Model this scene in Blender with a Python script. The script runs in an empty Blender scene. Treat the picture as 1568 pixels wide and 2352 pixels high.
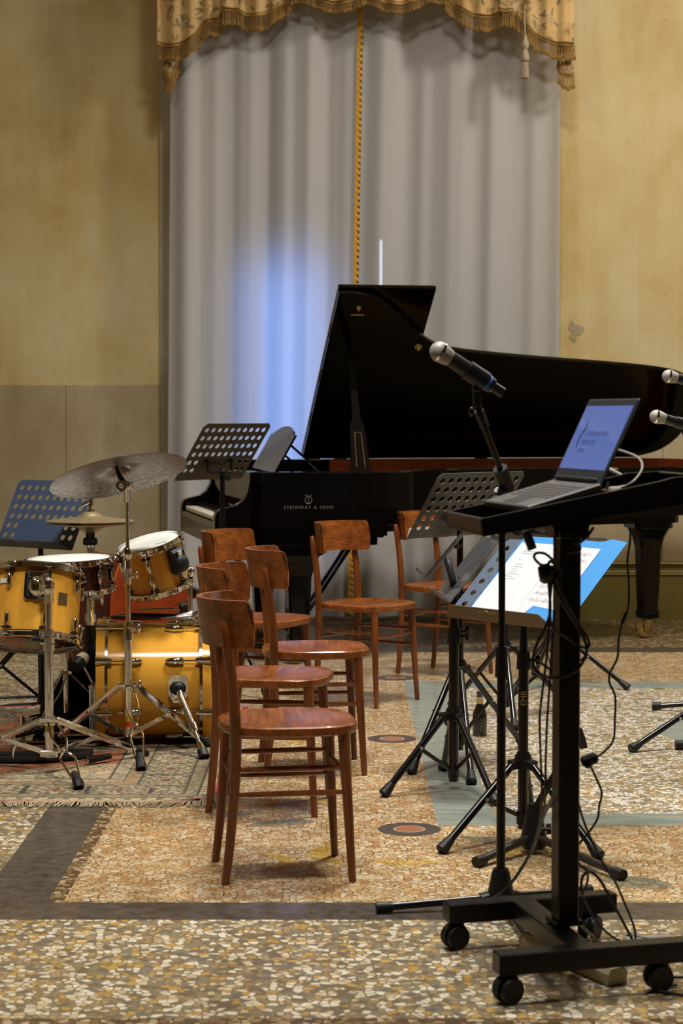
import bpy, bmesh, math, random
import numpy as np
from mathutils import Vector, Matrix

scene = bpy.context.scene
COL = scene.collection
random.seed(7)
rng = np.random.default_rng(7)

# ------------------------------------------------------------------ camera
cam_data = bpy.data.cameras.new('camera')
cam_data.sensor_fit = 'HORIZONTAL'
cam_data.sensor_width = 24.0
cam_data.lens = 4500.0 / 1568.0 * 24.0
cam_data.dof.use_dof = True
cam_data.dof.focus_distance = 7.2
cam_data.dof.aperture_fstop = 5.6
cam_data.clip_end = 100
cam = bpy.data.objects.new('camera', cam_data)
cam.location = (0.0, 0.0, 1.363)
cam.rotation_euler = (math.radians(90) - math.atan(221 / 4500.0), 0, 0)
COL.objects.link(cam)
scene.camera = cam

# ------------------------------------------------------------------ world, lamps, exposure
world = bpy.data.worlds.new('hall_air')
scene.world = world
world.use_nodes = True
bg = world.node_tree.nodes['Background']
bg.inputs['Color'].default_value = (1.0, 0.92, 0.82, 1)
bg.inputs['Strength'].default_value = 0.03


def area(name, loc, target, size, power, color, size_y=None, spread=180):
    d = bpy.data.lights.new(name, 'AREA')
    d.shape = 'RECTANGLE'
    d.size = size
    d.size_y = size_y or size
    d.energy = power
    d.color = color
    d.spread = math.radians(spread)
    o = bpy.data.objects.new(name, d)
    o.location = loc
    o.rotation_euler = (Vector(target) - Vector(loc)).to_track_quat('-Z', 'Y').to_euler()
    COL.objects.link(o)
    return o


WARM = (1.0, 0.955, 0.88)
area('ceiling_lamp_right', (4.4, 10.2, 6.0), (2.2, 13.0, 2.3), 0.8, 195, WARM)
area('ceiling_lamp_left', (-2.6, 6.2, 6.4), (-0.6, 7.6, 0.2), 0.8, 75, WARM)
area('ceiling_lamp_middle', (0.8, 7.8, 6.5), (0.5, 7.8, 0.0), 0.9, 265, WARM, None, 140)
area('ceiling_lamp_front', (-0.2, 4.2, 6.5), (-0.2, 4.9, 0.0), 0.8, 135, WARM, None, 120)
# daylight that comes in through the window behind the curtain
area('window_daylight', (-0.36, 13.275, 1.50), (-0.36, 12.0, 1.48), 0.42, 8.5, (0.16, 0.38, 1.0), 1.75, 110)
area('window_daylight_gap', (0.258, 13.00, 2.33), (0.258, 12.0, 2.33), 0.008, 0.05, (0.75, 0.85, 1.0), 0.36, 14)

scene.view_settings.view_transform = 'Standard'
scene.view_settings.look = 'None'
scene.view_settings.exposure = 0.0
scene.view_settings.gamma = 1.0
scene.view_settings.use_curve_mapping = False
scene.cycles.use_denoising = True
scene.cycles.max_bounces = 8
scene.cycles.caustics_reflective = False
scene.cycles.caustics_refractive = False
scene.cycles.sample_clamp_indirect = 4.0


# ------------------------------------------------------------------ helpers: colour and materials
def lin(r, g, b):
    def f(c):
        c /= 255.0
        return c / 12.92 if c <= 0.04045 else ((c + 0.055) / 1.055) ** 2.4
    return (f(r), f(g), f(b), 1.0)


def new_mat(name):
    m = bpy.data.materials.new(name)
    m.use_nodes = True
    return m, m.node_tree, m.node_tree.nodes['Principled BSDF']


def setp(b, **k):
    for a, v in k.items():
        b.inputs[a.replace('_', ' ')].default_value = v


def ramp(nt, stops, interp='LINEAR'):
    r = nt.nodes.new('ShaderNodeValToRGB')
    r.color_ramp.interpolation = interp
    e = r.color_ramp.elements
    while len(e) < len(stops):
        e.new(0.5)
    for i, (p, c) in enumerate(stops):
        e[i].position = p
        e[i].color = c
    return r


def coords(nt, scale=(1, 1, 1), kind='Object', rot=(0, 0, 0)):
    tc = nt.nodes.new('ShaderNodeTexCoord')
    mp = nt.nodes.new('ShaderNodeMapping')
    mp.inputs['Scale'].default_value = scale
    mp.inputs['Rotation'].default_value = rot
    nt.links.new(tc.outputs[kind], mp.inputs['Vector'])
    return mp.outputs['Vector']


def noise(nt, vec, scale, detail=4, rough=0.55):
    n = nt.nodes.new('ShaderNodeTexNoise')
    n.inputs['Scale'].default_value = scale
    n.inputs['Detail'].default_value = detail
    n.inputs['Roughness'].default_value = rough
    nt.links.new(vec, n.inputs['Vector'])
    return n.outputs['Fac']


def mixc(nt, fac, a, b, mode='MIX'):
    m = nt.nodes.new('ShaderNodeMix')
    m.data_type = 'RGBA'
    m.blend_type = mode
    for sock, v in ((m.inputs[0], fac), (m.inputs[6], a), (m.inputs[7], b)):
        if hasattr(v, 'links'):
            nt.links.new(v, sock)
        else:
            sock.default_value = v
    return m.outputs[2]


def bump(nt, b, h, strength=0.2, dist=0.01):
    n = nt.nodes.new('ShaderNodeBump')
    n.inputs['Strength'].default_value = strength
    n.inputs['Distance'].default_value = dist
    nt.links.new(h, n.inputs['Height'])
    nt.links.new(n.outputs['Normal'], b.inputs['Normal'])


def plain(name, col, rough=0.5, metal=0.0, coat=0.0, var=0.12, vscale=30.0, spec=0.5, alpha=None):
    """a base colour broken up a little by noise, so that no surface is perfectly even"""
    m, nt, b = new_mat(name)
    v = coords(nt)
    f = noise(nt, v, vscale, 3)
    dark = tuple(c * (1 - var) for c in col[:3]) + (1,)
    lite = tuple(min(1, c * (1 + var)) for c in col[:3]) + (1,)
    r = ramp(nt, [(0.3, dark), (0.7, lite)])
    nt.links.new(f, r.inputs['Fac'])
    nt.links.new(r.outputs['Color'], b.inputs['Base Color'])
    setp(b, Roughness=rough, Metallic=metal)
    b.inputs['Coat Weight'].default_value = coat
    b.inputs['Coat Roughness'].default_value = 0.05
    b.inputs['Specular IOR Level'].default_value = spec
    return m


def wood(name, dark, lite, scale=(3, 40, 40), rough=0.3, coat=0.4, warp=2.0, rings=None):
    m, nt, b = new_mat(name)
    v = coords(nt, scale)
    f = noise(nt, v, warp, 6, 0.6)
    f2 = noise(nt, coords(nt), 2.5, 2)
    r = ramp(nt, [(0.30, dark), (0.72, lite)])
    nt.links.new(f, r.inputs['Fac'])
    f3 = nt.nodes.new('ShaderNodeMath')
    f3.operation = 'MULTIPLY'
    f3.inputs[1].default_value = 0.35
    nt.links.new(f2, f3.inputs[0])
    c = mixc(nt, f3.outputs[0], r.outputs['Color'], tuple(x * 0.82 for x in lite[:3]) + (1,))
    if rings:
        w = nt.nodes.new('ShaderNodeTexWave')
        w.bands_direction = rings[0]
        w.inputs['Scale'].default_value = rings[1]
        w.inputs['Distortion'].default_value = 9.0
        w.inputs['Detail'].default_value = 3.0
        w.inputs['Detail Scale'].default_value = 0.7
        nt.links.new(coords(nt, rings[2]), w.inputs['Vector'])
        wr = ramp(nt, [(0.0, (0.60, 0.54, 0.48, 1)), (0.55, (1, 1, 1, 1))])
        nt.links.new(w.outputs['Fac'], wr.inputs['Fac'])
        c = mixc(nt, 0.6, c, wr.outputs['Color'], 'MULTIPLY')
    nt.links.new(c, b.inputs['Base Color'])
    setp(b, Roughness=rough)
    b.inputs['Coat Weight'].default_value = coat
    b.inputs['Coat Roughness'].default_value = 0.12
    return m


def vcol_mat(name, rough=0.9, weave=900.0, strength=0.25, sheen=0.0):
    m, nt, b = new_mat(name)
    a = nt.nodes.new('ShaderNodeVertexColor')
    a.layer_name = 'print'
    nt.links.new(a.outputs['Color'], b.inputs['Base Color'])
    setp(b, Roughness=rough)
    b.inputs['Sheen Weight'].default_value = sheen
    bump(nt, b, noise(nt, coords(nt), weave, 1), strength, 0.004)
    return m


def terrazzo(name, scale, palette, grout, edge=0.06, rough=0.22, scale2=None, tint=None):
    """polished terrazzo: marble chips set flush in a cement ground"""
    m, nt, b = new_mat(name)
    v = coords(nt)
    nz = nt.nodes.new('ShaderNodeTexNoise')
    nz.inputs['Scale'].default_value = scale * 0.9
    nz.inputs['Detail'].default_value = 2
    nt.links.new(v, nz.inputs['Vector'])
    add = nt.nodes.new('ShaderNodeVectorMath')
    add.operation = 'MULTIPLY_ADD'
    add.inputs[1].default_value = (0.35 / scale,) * 3
    nt.links.new(nz.outputs['Color'], add.inputs[0])
    nt.links.new(v, add.inputs[2])
    vo = nt.nodes.new('ShaderNodeTexVoronoi')
    vo.voronoi_dimensions = '2D'
    vo.inputs['Scale'].default_value = scale
    vo.inputs['Randomness'].default_value = 1.0
    nt.links.new(add.outputs[0], vo.inputs['Vector'])
    ve = nt.nodes.new('ShaderNodeTexVoronoi')
    ve.voronoi_dimensions = '2D'
    ve.feature = 'DISTANCE_TO_EDGE'
    ve.inputs['Scale'].default_value = scale
    nt.links.new(add.outputs[0], ve.inputs['Vector'])
    sep = nt.nodes.new('ShaderNodeSeparateColor')
    nt.links.new(vo.outputs['Color'], sep.inputs['Color'])
    n = len(palette)
    pr_ = ramp(nt, [(i / n, c) for i, c in enumerate(palette)], 'CONSTANT')
    nt.links.new(sep.outputs['Red'], pr_.inputs['Fac'])
    fine = noise(nt, v, scale * 3, 3)
    chip = mixc(nt, 0.35, pr_.outputs['Color'], mixc(nt, fine, (0.35, 0.35, 0.35, 1), (1, 1, 1, 1)), 'MULTIPLY')
    # chips of unequal size: the joint gets wider where the second channel is low
    mw = nt.nodes.new('ShaderNodeMath')
    mw.operation = 'MULTIPLY_ADD'
    nt.links.new(sep.outputs['Green'], mw.inputs[0])
    mw.inputs[1].default_value = -edge * 1.3
    mw.inputs[2].default_value = edge * 1.45
    lt = nt.nodes.new('ShaderNodeMath')
    lt.operation = 'LESS_THAN'
    nt.links.new(ve.outputs['Distance'], lt.inputs[0])
    nt.links.new(mw.outputs[0], lt.inputs[1])
    col = mixc(nt, lt.outputs[0], chip, grout)
    big = noise(nt, v, 1.3, 4)
    br = ramp(nt, [(0.35, (0.72, 0.70, 0.66, 1)), (0.65, (1, 1, 1, 1))])
    nt.links.new(big, br.inputs['Fac'])
    col = mixc(nt, 0.8, col, br.outputs['Color'], 'MULTIPLY')
    nt.links.new(col, b.inputs['Base Color'])
    rr = ramp(nt, [(0.3, (rough * 0.7,) * 3 + (1,)), (0.7, (rough * 1.5,) * 3 + (1,))])
    nt.links.new(noise(nt, v, 7, 4), rr.inputs['Fac'])
    nt.links.new(rr.outputs['Color'], b.inputs['Roughness'])
    return m


def stone(name, a, c, rough=0.25, scale=6.0, stretch=(1, 1, 1), grain=0.3):
    m, nt, b = new_mat(name)
    f = noise(nt, coords(nt, stretch), scale, 7, 0.65)
    r = ramp(nt, [(0.3, a), (0.7, c)])
    nt.links.new(f, r.inputs['Fac'])
    g = noise(nt, coords(nt), 220, 2)
    gr = ramp(nt, [(0.35, (0.55, 0.55, 0.55, 1)), (0.6, (1, 1, 1, 1))])
    nt.links.new(g, gr.inputs['Fac'])
    nt.links.new(mixc(nt, grain, r.outputs['Color'], gr.outputs['Color'], 'MULTIPLY'), b.inputs['Base Color'])
    setp(b, Roughness=rough)
    return m


def plaster(name, lite, mid, dark, rough=0.75):
    m, nt, b = new_mat(name)
    f = noise(nt, coords(nt, (0.8, 0.8, 0.55)), 1.6, 8, 0.62)
    r = ramp(nt, [(0.32, dark), (0.48, mid), (0.62, lite)])
    nt.links.new(f, r.inputs['Fac'])
    f2 = noise(nt, coords(nt, (7, 7, 0.5)), 3.0, 5, 0.6)      # faint vertical brush marks
    r2 = ramp(nt, [(0.35, (0.92, 0.90, 0.86, 1)), (0.65, (1, 1, 1, 1))])
    nt.links.new(f2, r2.inputs['Fac'])
    c = mixc(nt, 0.7, r.outputs['Color'], r2.outputs['Color'], 'MULTIPLY')
    f3 = noise(nt, coords(nt), 26, 6, 0.7)                    # small worn specks
    r3 = ramp(nt, [(0.26, (0.62, 0.56, 0.46, 1)), (0.36, (1, 1, 1, 1))])
    nt.links.new(f3, r3.inputs['Fac'])
    c = mixc(nt, 0.75, c, r3.outputs['Color'], 'MULTIPLY')
    nt.links.new(c, b.inputs['Base Color'])
    setp(b, Roughness=rough)
    bump(nt, b, f3, 0.12, 0.01)
    return m


M = {}
M['plaster'] = plaster('ochre_plaster', lin(204, 188, 142), lin(196, 174, 120), lin(180, 150, 90))
M['dado'] = plaster('dado_stone', lin(182, 168, 136), lin(164, 148, 114), lin(148, 130, 94), 0.5)
M['green'] = plain('olive_paint', lin(128, 116, 58), 0.4, var=0.10, vscale=3)
M['green_lite'] = plain('olive_moulding', lin(165, 152, 88), 0.35)
M['side_wall'] = plaster('side_wall_plaster', lin(150, 134, 104), lin(134, 116, 84), lin(112, 92, 58))
M['ceiling'] = plain('ceiling_paint', lin(200, 185, 150), 0.8)
BROWNS = [lin(214, 202, 174), lin(116, 102, 80), lin(226, 218, 198), lin(166, 146, 110), lin(190, 152, 76), lin(130, 128, 110),
          lin(224, 216, 192), lin(150, 128, 94), lin(204, 186, 146), lin(110, 108, 100)]
M['terr_front'] = terrazzo('terrazzo_front', 47, BROWNS, lin(118, 104, 82), 0.14)
WHITES = [lin(234, 228, 212), lin(176, 160, 130), lin(240, 236, 224), lin(150, 140, 120), lin(206, 180, 124), lin(230, 222, 204),
          lin(170, 160, 140), lin(244, 240, 230), lin(204, 176, 142)]
M['terr_white'] = terrazzo('terrazzo_pale', 50, WHITES, lin(112, 100, 80), 0.09)
ORANGES = [lin(206, 180, 138), lin(192, 158, 112), lin(218, 198, 160), lin(202, 170, 122), lin(182, 142, 98), lin(222, 206, 176),
          lin(202, 164, 120), lin(212, 186, 146)]
M['terr_orange'] = terrazzo('terrazzo_apricot', 48, ORANGES, lin(88, 66, 44), 0.075)
M['terr_brown'] = terrazzo('terrazzo_brown', 46, [lin(160, 136, 100), lin(104, 84, 60), lin(186, 168, 134), lin(88, 72, 54),
                                                 lin(132, 108, 76)], lin(84, 66, 46), 0.12)
M['terr_yellow'] = terrazzo('terrazzo_yellow', 50, [lin(206, 170, 84), lin(190, 150, 66), lin(216, 186, 104)], lin(120, 92, 44), 0.055)
M['terr_grey'] = terrazzo('terrazzo_grey', 50, [lin(140, 132, 108), lin(118, 116, 100), lin(156, 146, 116)], lin(84, 78, 62), 0.055)
M['dark_stone'] = stone('dark_stone', lin(58, 53, 48), lin(98, 90, 82), 0.16, 22, grain=0.7)
M['grey_marble'] = stone('grey_marble', lin(118, 126, 118), lin(156, 162, 152), 0.22, 5, (1, 6, 1), 0.15)
M['ring_dark'] = stone('medallion_dark', lin(62, 56, 54), lin(88, 80, 76), 0.3, 60)
M['ring_rust'] = stone('medallion_rust', lin(138, 88, 62), lin(166, 112, 80), 0.3, 60)
M['ring_pale'] = stone('medallion_pale', lin(146, 122, 98), lin(176, 154, 130), 0.3, 60)
M['piano'] = plain('piano_lacquer', (0.0025, 0.0022, 0.0022, 1), 0.04, var=0.02, spec=0.22)
M['piano_satin'] = plain('piano_lid_lacquer', (0.003, 0.0022, 0.002, 1), 0.09, var=0.05, spec=0.2)
M['mahogany'] = wood('mahogany_rim', lin(96, 36, 16), lin(150, 66, 30), (2, 30, 30), 0.25, 0.5)
M['ivory'] = plain('ivory_keys', lin(235, 228, 208), 0.25, var=0.03)
M['brass'] = plain('brass', (0.56, 0.42, 0.19, 1), 0.28, 1.0, var=0.08)
M['gold_print'] = plain('gold_lettering', (0.22, 0.20, 0.16, 1), 0.4, 0.5, var=0.05)
M['chair'] = wood('chair_beech', lin(78, 38, 13), lin(132, 71, 28), (14, 14, 2.5), 0.30, 0.15, 1.5, ('DIAGONAL', 3.0, (14, 14, 1.5)))
M['chair_seat'] = wood('chair_ply', lin(78, 38, 12), lin(156, 88, 34), (3.2, 20, 20), 0.30, 0.15, 1.6, ('DIAGONAL', 3.0, (1.2, 9, 14)))
M['drum_wood'] = wood('amber_maple', lin(222, 154, 50), lin(236, 178, 72), (30, 30, 3), 0.13, 0.0, 0.8)
M['drum_wood'].node_tree.nodes['Principled BSDF'].inputs['Specular IOR Level'].default_value = 0.28
M['snare_wood'] = wood('walnut_shell', lin(62, 28, 16), lin(92, 46, 28), (30, 30, 4), 0.18, 0.6)
M['chrome'] = plain('chrome', (0.76, 0.76, 0.76, 1), 0.05, 1.0, var=0.03)
M['chrome_soft'] = plain('chrome_tube', (0.64, 0.63, 0.62, 1), 0.10, 1.0, var=0.06)
M['drum_head'] = plain('coated_head', lin(226, 226, 220), 0.55, var=0.03)
M['clear_head'] = plain('reflective_head', lin(74, 54, 36), 0.10, coat=0.6, var=0.3, vscale=9)
M['rubber'] = plain('black_rubber', (0.006, 0.006, 0.006, 1), 0.5, spec=0.35)
M['black'] = plain('black_powdercoat', (0.004, 0.004, 0.0045, 1), 0.33, var=0.15, spec=0.32)
M['black_gloss'] = plain('black_enamel', (0.004, 0.004, 0.005, 1), 0.2, spec=0.4)
M['plastic'] = plain('black_plastic', (0.006, 0.006, 0.0065, 1), 0.4, spec=0.35)
M['steel'] = plain('rivet_steel', (0.6, 0.6, 0.6, 1), 0.25, 1.0)
M['desk_blue'] = plain('navy_sheet_metal', lin(62, 76, 102), 0.38, 0.0, var=0.10, vscale=6)
M['desk_dark'] = plain('charcoal_sheet_metal', lin(40, 36, 34), 0.35, var=0.08)
M['desk_grey'] = plain('grey_sheet_metal', lin(70, 68, 62), 0.38, 0.2, var=0.08)
M['lip_floor_reflect'] = plain('floor_reflect_sheet_metal', lin(104, 94, 74), 0.4, var=0.06)  # lightened brown-grey base: the floor's reflection on the lip is put into the colour
M['desk_slate'] = plain('slate_sheet_metal', lin(88, 102, 122), 0.4, var=0.06)
M['desk_gloss'] = plain('dark_glossy_sheet', lin(104, 106, 112), 0.12, 0.5, var=0.25, vscale=18)
M['paper'] = plain('white_paper', lin(206, 209, 216), 0.7, var=0.02)
M['ink'] = plain('printing_ink', lin(120, 120, 122), 0.8)
M['folder'] = plain('blue_card_folder', lin(58, 142, 212), 0.5, var=0.03)
M['label_gold'] = plain('gold_label', (0.55, 0.42, 0.16, 1), 0.4, 0.5)
M['cloth_black'] = plain('black_cloth', (0.007, 0.007, 0.008, 1), 0.95, spec=0.15)
M['cable'] = plain('black_cable', (0.012, 0.012, 0.014, 1), 0.4)
M['cable_grey'] = plain('grey_cable', lin(136, 132, 124), 0.5)
M['white_plastic'] = plain('white_plastic', lin(232, 230, 224), 0.4, var=0.03)
M['ivory_plastic'] = plain('ivory_power_strip', lin(196, 184, 146), 0.45, var=0.06)
M['laptop'] = plain('laptop_graphite', lin(88, 86, 84), 0.42, 0.3, var=0.05)
M['laptop_bezel'] = plain('laptop_bezel', lin(40, 46, 56), 0.35, var=0.04)
M['key_cap'] = plain('laptop_keys', lin(36, 35, 34), 0.5)
M['screen_ink'] = plain('screen_text', lin(50, 56, 100), 0.6)
M['bottle'] = plain('dark_glass_bottle', (0.010, 0.008, 0.006, 1), 0.08, coat=0.5)
M['bass_varnish'] = wood('orange_varnish', lin(128, 46, 18), lin(166, 68, 28), (3, 30, 30), 0.2, 0.6)
M['bass_rib'] = wood('dark_varnish', lin(46, 18, 12), lin(74, 30, 20), (30, 3, 3), 0.22, 0.5)
M['stick_purple'] = plain('purple_lacquer', lin(58, 46, 82), 0.25, coat=0.4)
M['beater_felt'] = plain('beater_felt', lin(196, 176, 140), 0.9)
M['mic_body'] = plain('microphone_body', (0.014, 0.014, 0.015, 1), 0.28, 0.2)
M['tape_blue'] = plain('blue_tape', lin(56, 104, 190), 0.5)
M['tape_yellow'] = plain('yellow_tape', lin(190, 168, 30), 0.6)
M['tape_red'] = plain('red_tape', lin(200, 70, 40), 0.6)
M['tape_white'] = plain('white_tape', lin(190, 186, 176), 0.7)
M['badge'] = plain('badge_metal', (0.42, 0.33, 0.18, 1), 0.25, 0.9)
M['gold_cord'] = plain('gold_cord', lin(176, 124, 34), 0.75, var=0.35, vscale=90)
M['gold_fringe'] = plain('gold_fringe', lin(132, 98, 40), 0.75, var=0.4, vscale=120)
M['braid'] = plain('gold_braid', lin(206, 148, 30), 0.7, var=0.3, vscale=120)
M['brocade'] = vcol_mat('floral_brocade', 0.6, 700, 0.25, 0.2)
M['rug'] = vcol_mat('rug_pile', 0.95, 500, 0.5)
M['rug_fringe'] = plain('rug_fringe', lin(160, 146, 118), 0.9, var=0.2, vscale=60)
M['window_frame'] = plain('window_paint', lin(190, 184, 170), 0.5)
M['mic_mesh'] = None


def make_mesh_mat(name, c0, c1, scale):
    m, nt, b = new_mat(name)
    ck = nt.nodes.new('ShaderNodeTexChecker')
    ck.inputs['Scale'].default_value = scale
    ck.inputs['Color1'].default_value = c0
    ck.inputs['Color2'].default_value = c1
    nt.links.new(coords(nt), ck.inputs['Vector'])
    nt.links.new(ck.outputs['Color'], b.inputs['Base Color'])
    setp(b, Roughness=0.45, Metallic=0.1)
    bump(nt, b, ck.outputs['Fac'], 0.35, 0.001)
    return m


M['mic_mesh'] = make_mesh_mat('grille_mesh', lin(178, 176, 170), lin(128, 126, 120), 800)


def cymbal_mat(name, a, c):
    m, nt, b = new_mat(name)
    tc = nt.nodes.new('ShaderNodeTexCoord')
    g = nt.nodes.new('ShaderNodeTexGradient')
    g.gradient_type = 'RADIAL'
    nt.links.new(tc.outputs['Object'], g.inputs['Vector'])
    ln = nt.nodes.new('ShaderNodeVectorMath')
    ln.operation = 'LENGTH'
    nt.links.new(tc.outputs['Object'], ln.inputs[0])
    cb = nt.nodes.new('ShaderNodeCombineXYZ')
    nt.links.new(g.outputs['Fac'], cb.inputs['X'])
    nt.links.new(ln.outputs['Value'], cb.inputs['Y'])
    mp = nt.nodes.new('ShaderNodeMapping')
    mp.inputs['Scale'].default_value = (70, 46, 1)
    nt.links.new(cb.outputs[0], mp.inputs['Vector'])
    f = noise(nt, mp.outputs[0], 1.0, 4, 0.6)
    r = ramp(nt, [(0.32, a), (0.68, c)])
    nt.links.new(f, r.inputs['Fac'])
    nt.links.new(r.outputs['Color'], b.inputs['Base Color'])
    setp(b, Roughness=0.32, Metallic=0.9)
    w = nt.nodes.new('ShaderNodeTexWave')
    w.wave_type = 'RINGS'
    w.rings_direction = 'Z'
    w.inputs['Scale'].default_value = 90
    nt.links.new(tc.outputs['Object'], w.inputs['Vector'])
    bump(nt, b, w.outputs['Fac'], 0.12, 0.001)
    return m


M['cymbal_dark'] = cymbal_mat('dark_bronze', (0.075, 0.066, 0.052, 1), (0.30, 0.27, 0.225, 1))
M['cymbal_lite'] = cymbal_mat('pale_bronze', (0.62, 0.50, 0.28, 1), (0.78, 0.66, 0.42, 1))


def curtain_mat():
    m = bpy.data.materials.new('voile')
    m.use_nodes = True
    nt = m.node_tree
    nt.nodes.clear()
    out = nt.nodes.new('ShaderNodeOutputMaterial')
    d = nt.nodes.new('ShaderNodeBsdfDiffuse')
    t = nt.nodes.new('ShaderNodeBsdfTranslucent')
    mx = nt.nodes.new('ShaderNodeMixShader')
    v = coords(nt, (300, 300, 900))
    f = noise(nt, v, 1.0, 2)
    r = ramp(nt, [(0.3, lin(188, 184, 179)), (0.7, lin(207, 203, 197))])
    nt.links.new(f, r.inputs['Fac'])
    nt.links.new(r.outputs['Color'], d.inputs['Color'])
    t.inputs['Color'].default_value = (0.80, 0.84, 0.92, 1)
    mx.inputs['Fac'].default_value = 0.28
    nt.links.new(d.outputs[0], mx.inputs[1])
    nt.links.new(t.outputs[0], mx.inputs[2])
    nt.links.new(mx.outputs[0], out.inputs['Surface'])
    return m


M['voile'] = curtain_mat()


def emit_mat(name, col, strength, base=None):
    m, nt, b = new_mat(name)
    b.inputs['Base Color'].default_value = base or (0.02, 0.02, 0.03, 1)
    b.inputs['Emission Color'].default_value = col
    b.inputs['Emission Strength'].default_value = strength
    setp(b, Roughness=0.2)
    return m


M['screen'] = emit_mat('laptop_screen', lin(82, 104, 168), 0.95)


def glass_mat():
    m, nt, b = new_mat('window_glass')
    b.inputs['Transmission Weight'].default_value = 1.0
    b.inputs['IOR'].default_value = 1.1
    setp(b, Roughness=0.0)
    b.inputs['Base Color'].default_value = (0.9, 0.95, 1, 1)
    return m


M['glass'] = glass_mat()

# ------------------------------------------------------------------ helpers: meshes and objects


class MB:
    """collects shapes; build() links them as one mesh object"""

    def __init__(self, mtx=None):
        self.v, self.f, self.M = [], [], mtx or Matrix.Identity(4)

    def add(self, vs, fs):
        o = len(self.v)
        self.v += [tuple(self.M @ Vector(p)) for p in vs]
        self.f += [tuple(i + o for i in f) for f in fs]
        return self

    def box(self, c, s, R=None, ch=0.0):
        hx, hy, hz = s[0] / 2, s[1] / 2, s[2] / 2
        ch = min(ch, 0.49 * min(s))
        R = R or Matrix.Identity(3)
        c = Vector(c)
        if ch <= 0:
            vs = [(x, y, z) for x in (-hx, hx) for y in (-hy, hy) for z in (-hz, hz)]
            fs = [(0, 1, 3, 2), (4, 6, 7, 5), (0, 4, 5, 1), (2, 3, 7, 6), (0, 2, 6, 4), (1, 5, 7, 3)]
        else:
            vs, idx = [], {}
            for sx in (-1, 1):
                for sy in (-1, 1):
                    for sz in (-1, 1):
                        for ax in range(3):
                            p = [sx * (hx - ch), sy * (hy - ch), sz * (hz - ch)]
                            p[ax] = (sx, sy, sz)[ax] * (hx, hy, hz)[ax]
                            idx[(sx, sy, sz, ax)] = len(vs)
                            vs.append(tuple(p))
            fs = []
            for ax in range(3):
                a, b = [k for k in range(3) if k != ax]
                for s_ in (-1, 1):
                    q = []
                    for (i, j) in ((-1, -1), (1, -1), (1, 1), (-1, 1)):
                        k = [0, 0, 0]
                        k[ax], k[a], k[b] = s_, i, j
                        q.append(idx[tuple(k) + (ax,)])
                    fs.append(tuple(q))
                for i in (-1, 1):
                    for j in (-1, 1):
                        k0, k1 = [0, 0, 0], [0, 0, 0]
                        k0[a] = k1[a] = i
                        k0[b] = k1[b] = j
                        k0[ax], k1[ax] = -1, 1
                        fs.append((idx[tuple(k0) + (a,)], idx[tuple(k1) + (a,)], idx[tuple(k1) + (b,)], idx[tuple(k0) + (b,)]))
            for sx in (-1, 1):
                for sy in (-1, 1):
                    for sz in (-1, 1):
                        fs.append(tuple(idx[(sx, sy, sz, ax)] for ax in range(3)))
        return self.add([tuple(c + R @ Vector(p)) for p in vs], fs)

    def bar(self, p0, p1, w, t, up=(0, 0, 1), ch=0.0):
        """flat bar of width w (across) and thickness t (along up) from p0 to p1"""
        p0, p1 = Vector(p0), Vector(p1)
        y = (p1 - p0)
        L = y.length
        y.normalize()
        x = y.cross(Vector(up))
        if x.length < 1e-5:
            x = y.cross(Vector((1, 0, 0)))
        x.normalize()
        z = x.cross(y)
        R = Matrix((x, y, z)).transposed()
        return self.box((p0 + p1) / 2, (w, L, t), R, ch)

    def ringloft(self, rings, cap=True):
        n = len(rings[0])
        vs = [p for r in rings for p in r]
        fs = []
        for i in range(len(rings) - 1):
            for j in range(n):
                k = (j + 1) % n
                fs.append((i * n + j, i * n + k, (i + 1) * n + k, (i + 1) * n + j))
        if cap:
            fs.append(tuple(range(n))[::-1])
            fs.append(tuple((len(rings) - 1) * n + j for j in range(n)))
        return self.add(vs, fs)

    def cyl(self, p0, p1, r0, r1=None, n=14, cap=True):
        return self.tube([p0, p1], [r0, r0 if r1 is None else r1], n, cap)

    def tube(self, pts, r, n=8, cap=True, flat=1.0):
        pts = [Vector(p) for p in pts]
        if not isinstance(r, (list, tuple)):
            r = [r] * len(pts)
        T = []
        for i in range(len(pts)):
            a = pts[max(0, i - 1)]
            b = pts[min(len(pts) - 1, i + 1)]
            T.append((b - a).normalized())
        ref = Vector((0, 0, 1)) if abs(T[0].z) < 0.9 else Vector((1, 0, 0))
        u = (ref - T[0] * ref.dot(T[0])).normalized()
        rings = []
        for i, p in enumerate(pts):
            u = (u - T[i] * u.dot(T[i])).normalized()
            w = T[i].cross(u)
            rings.append([tuple(p + (u * math.cos(2 * math.pi * k / n) * flat + w * math.sin(2 * math.pi * k / n)) * r[i]) for k in range(n)])
        return self.ringloft(rings, cap)

    def lathe(self, prof, n=32, mtx=None, closed=False):
        """prof: (radius, height) pairs turned about local z"""
        mtx = mtx or Matrix.Identity(4)
        vs, fs, start = [], [], []
        for (r, z) in prof:
            start.append((len(vs), r < 1e-6))
            if r < 1e-6:
                vs.append((0, 0, z))
            else:
                vs += [(r * math.cos(2 * math.pi * k / n), r * math.sin(2 * math.pi * k / n), z) for k in range(n)]
        seq = list(range(len(prof))) + ([0] if closed else [])
        for a, b in zip(seq[:-1], seq[1:]):
            (ia, pa), (ib, pb) = start[a], start[b]
            for k in range(n):
                k2 = (k + 1) % n
                if pa and pb:
                    continue
                if pa:
                    fs.append((ia, ib + k2, ib + k))
                elif pb:
                    fs.append((ia + k, ia + k2, ib))
                else:
                    fs.append((ia + k, ia + k2, ib + k2, ib + k))
        return self.add([tuple(mtx @ Vector(p)) for p in vs], fs)

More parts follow.
